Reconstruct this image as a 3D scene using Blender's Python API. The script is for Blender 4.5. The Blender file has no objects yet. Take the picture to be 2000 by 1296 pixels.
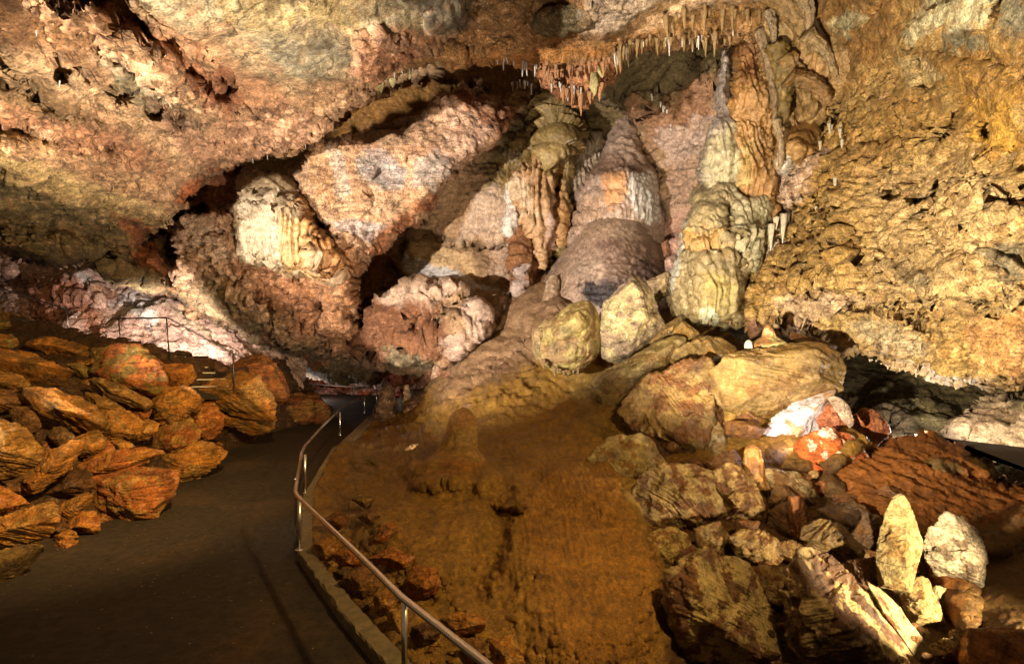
# A show cave: floodlights and added fill lamps, some in open air, light the dripstone walls.
import math
WORLD_STRENGTH = .14
EXPOSURE = 0.0
WARM = (1, .88, .72); WHITE = (1, .93, .84); AMBER = (1, .70, .30); ROSE = (1, .86, .88)
LAMPS = [
 # name, position (photo x, y, depth), target, power, colour, options
 ('floodlight_ceiling', (560, 1010, 9), (470, 170, 14), 13500, WARM, dict(spot=80, radius=.08, blend=.7)),
 ('floodlight_hall', [-14, -4, 2.6], (1060, 370, 24), 80000, WHITE, dict(spot=41, radius=.25, blend=.35)),
 ('fill_grotto', (800, 880, 13.5), (700, 500, 21), 8500, WARM, dict(spot=100, radius=.1, blend=.7)),  # fill lamp added low in mid-hall to light the lower grotto
 ('floodlight_wall', [.3, 4.5, 2.3], (1820, 290, 12), 19500, (1, .88, .63), dict(spot=84, radius=.08, blend=.6)),
 ('floodlight_column', (1120, 960, 7.5), (1400, 440, 16), 2700, (1, .90, .72), dict(spot=56, radius=.08, blend=.6)),
 ('floodlight_stairs', (330, 690, 18.6), (270, 605, 25), 6000, (1, .90, .86), dict(spot=105, radius=.1, blend=.5)),
 ('floodlight_passage', (600, 775, 35), (700, 700, 40), 550, (1, .82, .72), dict(radius=.1)),
 ('floodlight_hollow', (1560, 862, 10.6), (1560, 780, 9.6), 90, (1, .86, .98), dict(radius=.06)),
 ('floodlight_niche', (1780, 850, 12.4), (1950, 830, 13), 420, WHITE, dict(radius=.08)),
 ('floodlight_boulders', [-1.6, 4.5, 6.2], (100, 780, 12), 8000, AMBER, dict(spot=72, radius=.1, blend=.8)),
 ('floodlight_rocks', (2250, 1250, 4.6), (1550, 1050, 8), 1900, (1, .84, .54), dict(spot=80, radius=.05, blend=.5)),
 ('fill_mound', [3.2, 3.2, 5.6], (930, 900, 10), 2300, AMBER, dict(spot=100, radius=.12, blend=.9)),  # warm foreground fill added in open air for the mound
]
import bpy, bmesh, math, random
import numpy as np
from mathutils import Vector

# ---------------------------------------------------------------- camera, world, exposure, lamps
C = bpy.context.scene.collection
S = bpy.context.scene
CZ = 3.35            # camera height above the footpath
FP = 1000.0          # focal length in photo pixels (photo is 2000 wide)
HY = 685.0           # horizon row

def U(x, y, d):      # a point of the cave at depth d
    return ((x-1000.0)*d/FP, d, CZ+(HY-y)*d/FP)

cam = bpy.data.cameras.new('camera'); camo = bpy.data.objects.new('camera', cam); C.objects.link(camo)
cam.sensor_width = 36; cam.lens = 18; cam.clip_start = .05; cam.clip_end = 400
cam.shift_y = (HY-648.0)/2000.0
camo.location = (0, 0, CZ); camo.rotation_euler = (math.radians(90), 0, 0)
S.camera = camo
W = bpy.data.worlds.new('World'); S.world = W; W.use_nodes = True
bg = W.node_tree.nodes['Background']; bg.inputs[0].default_value = (1.0, .66, .36, 1); bg.inputs[1].default_value = WORLD_STRENGTH
S.view_settings.view_transform = 'Standard'; S.view_settings.look = 'None'
S.view_settings.exposure = EXPOSURE; S.view_settings.gamma = 1
S.cycles.max_bounces = 5; S.cycles.diffuse_bounces = 2; S.cycles.glossy_bounces = 2
S.cycles.use_denoising = True
S.cycles.sample_clamp_indirect = 4

def lamp(name, px, target, power, color, radius=.15, spot=None, blend=.6):
    """floodlight or added fill lamp; px and target are (x, y, depth) or world points when depth is given as a 3-tuple in a list"""
    p = Vector(px) if isinstance(px, list) else Vector(U(*px))
    l = bpy.data.lights.new(name, 'SPOT' if spot else 'POINT'); l.energy = power; l.color = color; l.shadow_soft_size = radius
    o = bpy.data.objects.new(name, l); C.objects.link(o); o.location = p
    if spot:
        t = Vector(target) if isinstance(target, list) else Vector(U(*target))
        l.spot_size = math.radians(spot); l.spot_blend = blend
        o.rotation_euler = (t-p).to_track_quat('-Z', 'Y').to_euler()
    return o
for L in LAMPS: lamp(*L[:5], **L[5])

# ---------------------------------------------------------------- noise
_r = np.random.RandomState(7)
_perm = _r.permutation(256).astype(np.int64); _perm = np.concatenate([_perm, _perm, _perm])
_g = _r.normal(size=(256, 3)); _g /= np.linalg.norm(_g, axis=1)[:, None]; _g = _g.astype(np.float32)
def perlin(P):
    P = np.asarray(P, np.float32); i = np.floor(P).astype(np.int64); f = P-i; i &= 255
    w = f*f*f*(f*(f*6-15)+10); out = 0
    for dx in (0, 1):
        wx = w[:, 0] if dx else 1-w[:, 0]
        for dy in (0, 1):
            wy = w[:, 1] if dy else 1-w[:, 1]
            for dz in (0, 1):
                wz = w[:, 2] if dz else 1-w[:, 2]
                h = _perm[_perm[_perm[(i[:, 0]+dx) & 255]+((i[:, 1]+dy) & 255)]+((i[:, 2]+dz) & 255)]
                g = _g[h]
                out = out+wx*wy*wz*(g[:, 0]*(f[:, 0]-dx)+g[:, 1]*(f[:, 1]-dy)+g[:, 2]*(f[:, 2]-dz))
    return out*1.5
def fbm(P, o=4, gain=.5):
    a = 1; s = 0; P = np.asarray(P, np.float32)
    for k in range(o):
        s = s+a*perlin(P); P = P*2.03+11.7; a *= gain
    return s
def ridge(P, o=4, gain=.5):
    a = 1; s = 0; P = np.asarray(P, np.float32)
    for k in range(o):
        s = s+a*(1-2*np.abs(perlin(P))); P = P*2.1+5.3; a *= gain
    return s
_wr = np.random.RandomState(3).rand(256, 3).astype(np.float32)
def worley(P):
    P = np.asarray(P, np.float32); i = np.floor(P).astype(np.int64); best = np.full(len(P), 9., np.float32)
    for dx in (-1, 0, 1):
        for dy in (-1, 0, 1):
            for dz in (-1, 0, 1):
                c = i+np.array([dx, dy, dz]); q = c & 255
                h = _perm[_perm[_perm[q[:, 0]]+q[:, 1]]+q[:, 2]]
                v = c+_wr[h]-P
                best = np.minimum(best, (v*v).sum(1))
    return np.sqrt(best)
def sstep(t):
    t = np.clip(t, 0, 1); return t*t*(3-2*t)
def lin(c):
    c = np.array(c, float)/255.; return np.where(c <= .04045, c/12.92, ((c+.055)/1.055)**2.4)
def sdf(poly, x, y):            # signed distance to a polygon, inside positive
    poly = np.asarray(poly, np.float32); n = len(poly)
    best = np.full(x.shape, 1e9, np.float32); ins = np.zeros(x.shape, bool)
    for k in range(n):
        ax, ay = poly[k]; bx, by = poly[(k+1) % n]
        ex, ey = bx-ax, by-ay; L = ex*ex+ey*ey+1e-9
        t = np.clip(((x-ax)*ex+(y-ay)*ey)/L, 0, 1)
        best = np.minimum(best, (x-ax-t*ex)**2+(y-ay-t*ey)**2)
        if ay != by:
            c = ((ay > y) != (by > y)) & (x < ex*(y-ay)/(by-ay)+ax); ins ^= c
    return np.where(ins, 1, -1)*np.sqrt(best)
def dline(pts, x, y):
    best = np.full(x.shape, 1e9, np.float32)
    for (ax, ay), (bx, by) in zip(pts[:-1], pts[1:]):
        ex, ey = bx-ax, by-ay; L = ex*ex+ey*ey+1e-9
        t = np.clip(((x-ax)*ex+(y-ay)*ey)/L, 0, 1)
        best = np.minimum(best, (x-ax-t*ex)**2+(y-ay-t*ey)**2)
    return np.sqrt(best)
def el(cx, cy, rx, ry, a=0, n=14):
    a = math.radians(a); ca, sa = math.cos(a), math.sin(a)
    return [(cx+rx*math.cos(t)*ca-ry*math.sin(t)*sa, cy+rx*math.cos(t)*sa+ry*math.sin(t)*ca) for t in [2*math.pi*k/n for k in range(n)]]
def tps(ctrl, x, y):
    c = np.array(ctrl, float); n = len(c); X = c[:, 0]/1000; Y = c[:, 1]/1000; v = 1/c[:, 2]
    def phi(r2): return np.where(r2 > 0, .5*r2*np.log(np.maximum(r2, 1e-12)), 0)
    K = phi((X[:, None]-X)**2+(Y[:, None]-Y)**2)+np.eye(n)*2e-4
    Q = np.column_stack([np.ones(n), X, Y]); A = np.block([[K, Q], [Q.T, np.zeros((3, 3))]])
    w = np.linalg.solve(A, np.concatenate([v, np.zeros(3)]))
    x = x/1000; y = y/1000; out = w[n]+w[n+1]*x+w[n+2]*y
    for k in range(n): out = out+w[k]*phi((x-X[k])**2+(y-Y[k])**2)
    return 1/np.clip(out, v.min()*.75, v.max()*1.35)

# ---------------------------------------------------------------- materials
def mat_rock(name, rough=.75, bump=.5, scale=1.0, var=.5, spec=.35, wet=0., stain=.4, fine=1.0, strat=0., cracks=0, vert=False):
    m = bpy.data.materials.new(name); m.use_nodes = True; nt = m.node_tree; N = nt.nodes; L = nt.links
    b = N['Principled BSDF']
    col = N.new('ShaderNodeAttribute'); col.attribute_name = 'Col'
    tc = N.new('ShaderNodeTexCoord')
    def noise(s, det, ro=.6, dist=0, vec=None):
        n = N.new('ShaderNodeTexNoise'); n.inputs['Scale'].default_value = s; n.inputs['Detail'].default_value = det
        n.inputs['Roughness'].default_value = ro; n.inputs['Distortion'].default_value = dist
        L.new(vec or tc.outputs['Object'], n.inputs['Vector']); return n.outputs['Fac']
    def ramp(f, a, b_, ca, cb):
        r = N.new('ShaderNodeMapRange'); r.inputs[1].default_value = a; r.inputs[2].default_value = b_
        r.inputs[3].default_value = ca; r.inputs[4].default_value = cb; L.new(f, r.inputs[0]); return r.outputs[0]
    def mix(f, a, b_, mode='MIX'):
        x = N.new('ShaderNodeMix'); x.data_type = 'RGBA'; x.blend_type = mode
        if isinstance(f, float): x.inputs[0].default_value = f
        else: L.new(f, x.inputs[0])
        for s, v in ((6, a), (7, b_)):
            if isinstance(v, tuple): x.inputs[s].default_value = v
            else: L.new(v, x.inputs[s])
        return x.outputs[2]
    def math_(op, a, b_):
        x = N.new('ShaderNodeMath'); x.operation = op
        for s, v in ((0, a), (1, b_)):
            if isinstance(v, (int, float)): x.inputs[s].default_value = v
            else: L.new(v, x.inputs[s])
        return x.outputs[0]
    mp = N.new('ShaderNodeMapping'); L.new(tc.outputs['Object'], mp.inputs[0]); mp.inputs['Rotation'].default_value = (0.2, .55, 0.1); mp.inputs['Scale'].default_value = (2.0, 2.0, .3) if vert else (.35, .6, 2.2)
    if vert: mp.inputs['Rotation'].default_value = (0, 0, 0)
    n1 = noise(1.1*scale, 6, .65, .3); n2 = noise(5*scale, 8, .7); n3 = noise(22*scale, 5, .7); ns = noise(3.2*scale, 7, .65, .4, mp.outputs[0])
    c = col.outputs['Color']
    c = mix(ramp(n1, .52, .68, 0, stain), c, mix(1., c, (.90, .75, .50, 1), 'MULTIPLY'))       # rust staining
    c = mix(ramp(n2, .56, .70, 0, stain*.9), c, mix(.42, c, (.85, .78, .66, 1)))               # pale calcite bloom
    g = N.new('ShaderNodeCombineColor')
    v = math_('MULTIPLY', ramp(n2, .32, .62, 1-var, 1+var*.35), ramp(n3, .38, .58, 1-var*.9, 1+var*.3))
    v = math_('MULTIPLY', v, ramp(ns, .35, .6, 1-var*(.45+.6*strat), 1+var*.2))
    v = math_('MULTIPLY', v, ramp(n3, .30, .37, .30, 1))                                        # small dark pits
    if cracks:
        vc = N.new('ShaderNodeTexVoronoi'); vc.feature = 'DISTANCE_TO_EDGE'; vc.inputs['Scale'].default_value = cracks
        wv = N.new('ShaderNodeVectorMath'); wv.operation = 'MULTIPLY_ADD'; nv = N.new('ShaderNodeTexNoise'); nv.inputs['Scale'].default_value = cracks*1.7; nv.inputs['Detail'].default_value = 4
        L.new(mp.outputs[0], nv.inputs['Vector']); L.new(nv.outputs['Color'], wv.inputs[0]); wv.inputs[1].default_value = (1.1/cracks,)*3; L.new(mp.outputs[0], wv.inputs[2]); L.new(wv.outputs[0], vc.inputs['Vector'])
        ck = ramp(vc.outputs['Distance'], .004, .03, 0, 1); ck = math_('MAXIMUM', ck, ramp(n1, .50, .44, 0, 1)); v = math_('MULTIPLY', v, ramp(ck, 0, 1, .4, 1))
    for k in range(3): L.new(v, g.inputs[k])
    c = mix(1., c, g.outputs[0], 'MULTIPLY')
    L.new(c, b.inputs['Base Color'])
    L.new(ramp(n2, .35, .65, max(rough-.18-wet*.3, .08), min(rough+.15, 1)), b.inputs['Roughness'])
    b.inputs['Specular IOR Level'].default_value = spec
    vo = N.new('ShaderNodeTexVoronoi'); vo.inputs['Scale'].default_value = 9*scale; vo.feature = 'SMOOTH_F1'; L.new(tc.outputs['Object'], vo.inputs['Vector'])
    h = math_('ADD', math_('MULTIPLY', n2, .16/scale), math_('MULTIPLY', n3, .07*fine/scale))
    h = math_('ADD', h, math_('MULTIPLY', math_('MULTIPLY', vo.outputs['Distance'], ramp(n1, .46, .62, .1, 1)), -.06*fine/scale))
    h = math_('ADD', h, math_('MULTIPLY', ns, (.05+.17*strat)/scale))
    h = math_('ADD', h, math_('MULTIPLY', noise(60*scale, 3, .7), .03*fine/scale))
    if cracks: h = math_('ADD', h, math_('MULTIPLY', ck, .03/scale))
    bu = N.new('ShaderNodeBump'); bu.inputs['Strength'].default_value = min(bump, 1); bu.inputs['Distance'].default_value = 1.0*max(1, bump)
    L.new(h, bu.inputs['Height']); L.new(bu.outputs[0], b.inputs['Normal'])
    return m
def mat_plain(name, col, rough, metal=0, var=.2, scale=8, bump=.1, spec=.5, specks=None, streak=0):
    m = bpy.data.materials.new(name); m.use_nodes = True; nt = m.node_tree; N = nt.nodes; L = nt.links; b = N['Principled BSDF']
    tc = N.new('ShaderNodeTexCoord')
    n = N.new('ShaderNodeTexNoise'); n.inputs['Scale'].default_value = scale; n.inputs['Detail'].default_value = 10; n.inputs['Roughness'].default_value = .72; L.new(tc.outputs['Object'], n.inputs['Vector'])
    n2 = N.new('ShaderNodeTexNoise'); n2.inputs['Scale'].default_value = scale*.08; n2.inputs['Detail'].default_value = 5; n2.inputs['Distortion'].default_value = .6; L.new(tc.outputs['Object'], n2.inputs['Vector'])
    c = lin(col)
    r = N.new('ShaderNodeValToRGB'); r.color_ramp.elements[0].position = .3; r.color_ramp.elements[1].position = .7
    r.color_ramp.elements[0].color = (*(c*(1-var)), 1); r.color_ramp.elements[1].color = (*np.minimum(c*(1+var), 1), 1)
    L.new(n.outputs['Fac'], r.inputs[0])
    out = r.outputs[0]
    r2 = N.new('ShaderNodeValToRGB'); r2.color_ramp.elements[0].position = .5; r2.color_ramp.elements[1].position = .68
    r2.color_ramp.elements[0].color = (1, 1, 1, 1); r2.color_ramp.elements[1].color = (1+var*1.6, 1+var*1.1, 1+var*.5, 1)
    L.new(n2.outputs['Fac'], r2.inputs[0])
    mx = N.new('ShaderNodeMix'); mx.data_type = 'RGBA'; mx.blend_type = 'MULTIPLY'; mx.inputs[0].default_value = 1; L.new(out, mx.inputs[6]); L.new(r2.outputs[0], mx.inputs[7]); out = mx.outputs[2]
    if specks:
        v = N.new('ShaderNodeTexVoronoi'); v.inputs['Scale'].default_value = specks[0]; L.new(tc.outputs['Object'], v.inputs['Vector'])
        q = N.new('ShaderNodeMapRange'); q.inputs[1].default_value = specks[1]; q.inputs[2].default_value = specks[1]*.8; L.new(v.outputs['Distance'], q.inputs[0])
        n4 = N.new('ShaderNodeMath'); n4.operation = 'MULTIPLY'; L.new(q.outputs[0], n4.inputs[0])
        th = N.new('ShaderNodeMath'); th.operation = 'GREATER_THAN'; th.inputs[1].default_value = .62; L.new(v.outputs['Color'], th.inputs[0]); L.new(th.outputs[0], n4.inputs[1])
        m2 = N.new('ShaderNodeMix'); m2.data_type = 'RGBA'; L.new(n4.outputs[0], m2.inputs[0]); L.new(out, m2.inputs[6]); m2.inputs[7].default_value = (*lin(specks[2]), 1); out = m2.outputs[2]
    L.new(out, b.inputs['Base Color']); b.inputs['Metallic'].default_value = metal; b.inputs['Specular IOR Level'].default_value = spec
    rr = N.new('ShaderNodeMapRange'); rr.inputs[1].default_value = .3; rr.inputs[2].default_value = .7; rr.inputs[3].default_value = max(rough-.12, .05); rr.inputs[4].default_value = min(1, rough+.12)
    L.new(n2.outputs['Fac'], rr.inputs[0]); L.new(rr.outputs[0], b.inputs['Roughness'])
    bu = N.new('ShaderNodeBump'); bu.inputs['Strength'].default_value = bump; bu.inputs['Distance'].default_value = .03; L.new(n.outputs['Fac'], bu.inputs['Height']); L.new(bu.outputs[0], b.inputs['Normal'])
    return m
M = {
 'dry': mat_rock('dry_limestone', .85, .8, 1.0, .65, .25, stain=.5, cracks=1.1),
 'slab': mat_rock('bedded_limestone', .8, .5, 1.0, .6, .25, stain=.2, strat=.8, cracks=.9),
 'pop': mat_rock('coral_limestone', .85, .9, 1.3, .5, .25, stain=.3),
 'wet': mat_rock('wet_flowstone', .45, .55, 1.3, .5, .45, wet=.5, stain=.3, fine=.8, vert=True),
 'gold': mat_rock('golden_limestone', .6, .8, 1.2, .65, .5, wet=.3, stain=.45, cracks=1.0),
 'mound': mat_rock('brown_flowstone', .6, .7, 2.4, .5, .3, stain=.12, fine=1.2),
 'boulder': mat_rock('fallen_rock', .7, .8, 1.2, .5, .3, stain=.3, strat=0, cracks=1.4),
 'wetboulder': mat_rock('wet_fallen_rock', .45, .7, 1.6, .4, .5, wet=.4, stain=.3),
 'asphalt': mat_plain('damp_asphalt', (47, 37, 25), .85, var=.55, scale=7, bump=.7, specks=(9, .13, (120, 92, 58)), spec=.25),
 'concrete': mat_plain('worn_concrete', (104, 88, 58), .9, var=.45, scale=7, bump=.8),
 'nosing': mat_plain('worn_step_edge', (196, 184, 160), .8, var=.2, scale=10, bump=.2),
 'steel': mat_plain('brushed_steel', (232, 226, 218), .26, metal=1, var=.04, scale=4, bump=0),
 'darksteel': mat_plain('dull_steel', (95, 88, 80), .45, metal=1, var=.05, scale=4, bump=0),
}

# ---------------------------------------------------------------- object helpers
def tag(o, label=None, cat=None, group=None, kind=None):
    if label: o['label'] = label
    if cat: o['category'] = cat
    if group: o['group'] = group
    if kind: o['kind'] = kind
    return o
def mesh_obj(name, V, F, mat, cols=None, parent=None, origin=None, smooth=True):
    V = np.asarray(V, np.float32)
    if parent is not None:
        q = parent; off = np.zeros(3)
        while q is not None: off += np.array(q.location[:]); q = q.parent
        V = V-off.astype(np.float32); origin = None
    if origin is not None: V = V-np.asarray(origin, np.float32)
    me = bpy.data.meshes.new(name)
    if isinstance(F, np.ndarray):
        n, k = F.shape
        me.vertices.add(len(V)); me.vertices.foreach_set('co', V.ravel())
        me.loops.add(n*k); me.loops.foreach_set('vertex_index', F.astype(np.int32).ravel())
        me.polygons.add(n); me.polygons.foreach_set('loop_start', np.arange(0, n*k, k, dtype=np.int32))
        me.update(calc_edges=True); me.validate()
    else: me.from_pydata(V.tolist(), [], F)
    if smooth: me.polygons.foreach_set('use_smooth', np.ones(len(me.polygons), bool))
    if cols is not None:
        a = me.color_attributes.new('Col', 'FLOAT_COLOR', 'POINT')
        a.data.foreach_set('color', np.column_stack([np.asarray(cols)*.8, np.ones(len(cols))]).astype(np.float32).ravel())
    me.materials.append(mat)
    o = bpy.data.objects.new(name, me); C.objects.link(o)
    if origin is not None and parent is None: o.location = origin
    if parent is not None: o.parent = parent
    me.update()
    return o
def empty(name, loc=(0, 0, 0)):
    o = bpy.data.objects.new(name, None); o.empty_display_size = .2; C.objects.link(o); o.location = loc; return o

def texture(P, N_, x, y, T, wx, wy, dd):
    """sum of surface reliefs (metres, along the normal)"""
    h = np.zeros(len(P), np.float32)
    for t in T:
        poly, fe, typ, amp, sc = t[:5]; ang = math.radians(t[5]) if len(t) > 5 else 0
        if poly is None: m = np.ones(len(P), np.float32); idx = np.arange(len(P))
        else:
            pl = np.array(poly); bb = (x > pl[:, 0].min()-60) & (x < pl[:, 0].max()+60) & (y > pl[:, 1].min()-60) & (y < pl[:, 1].max()+60)
            idx = np.nonzero(bb)[0]
            if not len(idx): continue
            m = sstep((sdf(poly, x[idx]+wx[idx]*12, y[idx]+wy[idx]*12)+fe*.5)/max(fe, 1)); k = m > 0; idx = idx[k]; m = m[k]
            if not len(idx): continue
        p = P[idx]; u = p[:, 0]*math.cos(ang)+p[:, 2]*math.sin(ang); v = -p[:, 0]*math.sin(ang)+p[:, 2]*math.cos(ang)
        if typ == 'flute':
            sc = sc*.38; ph = u/sc+1.1*perlin(np.column_stack([u/sc/3.5, v/sc/16, p[:, 1]/sc/9]))+.25*perlin(np.column_stack([u/sc, v/sc/5, u*0]))
            ci = np.floor(ph); am = .55+.55*perlin(np.column_stack([ci*1.7+.3, v/sc/7, ci*.37]))+.25*perlin(np.column_stack([u/sc, v/sc/1.5, u*0]))
            f = np.abs(np.sin(math.pi*ph))**.65*am*.62
        elif typ == 'pop':
            w = p+np.column_stack([perlin(p/sc*.7), perlin(p/sc*.7+9), perlin(p/sc*.7+19)])*sc*.3
            a = np.sqrt(np.clip(1-(worley(w/sc)/.72)**2, 0, 1)); b = np.sqrt(np.clip(1-(worley(w/sc*2.3+3)/.72)**2, 0, 1))
            f = a*.75+b*.4+.5*perlin(p/sc/3.3)
        elif typ == 'rag': f = ridge(p/sc, 5, .55)*.6
        elif typ == 'bump': f = fbm(p/sc, 4, .5)
        elif typ == 'strat': f = ridge(np.column_stack([u/(sc*5), p[:, 1]/(sc*4), v/sc]), 4, .55)*.5
        elif typ == 'pit':
            n = fbm(np.column_stack([u/(sc*2.6), p[:, 1]/sc, v/sc]), 3, .55); f = -sstep((n-.22)/.16)
        elif typ == 'hole':
            q = np.column_stack([u/(sc*2.1), p[:, 1]/sc, v/sc]); q = q+.35*np.column_stack([perlin(q*1.3), perlin(q*1.3+7), perlin(q*1.3+17)])
            f = -sstep((.42-worley(q))/.12)*sstep((perlin(q*.33+3)-.05)/.1)
        elif typ == 'scal': f = -np.sqrt(np.clip(1-(worley(np.column_stack([u/sc, p[:, 1]/sc, v/(sc*1.2)]))/.75)**2, 0, 1))*.8
        elif typ == 'tier':      # small terraces like stacked rimstone drapery
            k = v/sc+.6*perlin(np.column_stack([u/sc/2.5, v/sc/4, p[:, 1]/sc/3])); fr = k-np.floor(k); f = (1-fr)**.5
        elif typ == 'icicle':    # hanging tongues: flutes broken into lengths
            sc = sc*.7; ph = u/sc+.9*perlin(np.column_stack([u/sc/3, v/sc/9, u*0])); ci = np.floor(ph); rn = np.mod(np.abs(np.sin(ci*12.9898)*43758.5), 1)
            k = v/(sc*4.5)+.45*rn+.8*perlin(np.column_stack([u/sc/6, v/sc/8, p[:, 1]/sc/6])); fr = k-np.floor(k)
            f = (np.abs(np.sin(math.pi*ph))**.7*.6+.4)*np.minimum(fr*1.6, 1)**.6*np.clip(1.15-.5*fr, 0, 1)
        h[idx] += m*amp*f
    return h

STEP = 3.0
def sheet(name, poly, ctrl, base, D=(), G=(), T=(), Cc=(), Wd=40, R=2., warp=9, mat='dry', jit=.10, step=None, parent=None, wsc=45., big=.18, fin=.035):
    """one rock mass: its outline, depth control points, recesses (D), cracks (G), relief (T), mineral colours with some light and shade painted in (Cc)"""
    st = step or STEP
    pl = np.array(poly, float)
    x0, x1 = max(pl[:, 0].min()-20, -210), min(pl[:, 0].max()+20, 2210); y0, y1 = max(pl[:, 1].min()-20, -170), min(pl[:, 1].max()+20, 1440)
    xs = np.arange(x0, x1+st, st); ys = np.arange(y0, y1+st, st); nx, ny = len(xs), len(ys)
    gx, gy = np.meshgrid(xs, ys); x = gx.ravel().astype(np.float32); y = gy.ravel().astype(np.float32)
    sd = (hash_name(name) % 97)*3.1
    q = np.column_stack([x/wsc, y/wsc, np.full(len(x), sd)])
    wx = fbm(q, 4, .6); wy = fbm(q+31.7, 4, .6)
    X = x+wx*warp; Y = y+wy*warp
    s = sdf(poly, X, Y)
    d = tps(ctrl, x, y)
    for L in D:
        p_, fe, dl = L[:3]; k = L[3] if len(L) > 3 else 10
        pp = np.array(p_); bb = np.nonzero((x > pp[:, 0].min()-fe-40) & (x < pp[:, 0].max()+fe+40) & (y > pp[:, 1].min()-fe-40) & (y < pp[:, 1].max()+fe+40))[0]
        if len(bb): d[bb] += dl*sstep((sdf(p_, x[bb]+wx[bb]*k, y[bb]+wy[bb]*k)+fe*.5)/fe)
    for pts, wd, dp in G:
        pp = np.array(pts); bb = np.nonzero((x > pp[:, 0].min()-40) & (x < pp[:, 0].max()+40) & (y > pp[:, 1].min()-40) & (y < pp[:, 1].max()+40))[0]
        if len(bb): d[bb] += dp*np.clip(1-(dline(pts, x[bb]+wx[bb]*7, y[bb]+wy[bb]*7)/(wd*(1+.6*wx[bb]))), 0, 1)
    t = np.clip(1-s/Wd, 0, 1); d = d+R*(1-np.sqrt(np.clip(1-t*t, 0, 1)))
    P = np.column_stack([(x-1000)*d/FP, d, CZ+(HY-y)*d/FP]).astype(np.float32)
    g = P.reshape(ny, nx, 3); tu = np.gradient(g, axis=1); tv = np.gradient(g, axis=0)
    n = np.cross(tu, tv).reshape(-1, 3); n /= np.linalg.norm(n, axis=1)[:, None]+1e-9
    cd = P-np.array([0, 0, CZ]); n *= -np.sign((n*cd).sum(1))[:, None]
    sc = np.clip(d/15, .35, 1.6)
    h = big*sc*fbm(P/1.9+sd, 4, .5)+fin*sc*ridge(P/.45+sd, 3, .6)
    h = h+texture(P, n, x, y, T, wx, wy, d)
    P = P+n*h[:, None]
    # colours
    col = np.tile(lin(base), (len(x), 1))
    rg = fbm(np.column_stack([x/22, y/22, np.full(len(x), sd+5)]), 4, .65)
    for L in Cc:
        p_, fe, c_, am = L[:4]; k = L[4] if len(L) > 4 else 16
        if p_ is None: m = am*sstep((rg-.05)/.35); col += (lin(c_)-col)*m[:, None]; continue
        pp = np.array(p_); e = fe+k*1.6; bb = np.nonzero((x > pp[:, 0].min()-e) & (x < pp[:, 0].max()+e) & (y > pp[:, 1].min()-e) & (y < pp[:, 1].max()+e))[0]
        if not len(bb): continue
        m = am*sstep((sdf(p_, x[bb], y[bb])+rg[bb]*k+fe*.5)/fe)
        col[bb] += (lin(c_)-col[bb])*m[:, None]
    j = fbm(P/.8+sd, 4, .6)
    col = col*np.clip(1+jit*2.2*j, .3, 1.8)[:, None]
    ok = (s > 0).reshape(ny, nx); cell = ok[:-1, :-1] & ok[1:, :-1] & ok[:-1, 1:] & ok[1:, 1:]
    ii = np.arange(nx*ny).reshape(ny, nx)
    F = np.stack([ii[:-1, :-1][cell], ii[1:, :-1][cell], ii[1:, 1:][cell], ii[:-1, 1:][cell]], 1)
    used = np.zeros(nx*ny, bool); used[F.ravel()] = True; re = np.cumsum(used)-1
    V = P[used]; org = V.mean(0); org = np.round(org, 2)
    if parent is not None: org = None
    return mesh_obj(name, V, re[F], M[mat], np.clip(col[used], .004, .95), parent, org)
def hash_name(s):
    h = 7
    for ch in s: h = (h*31+ord(ch)) % 100003
    return h

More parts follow.
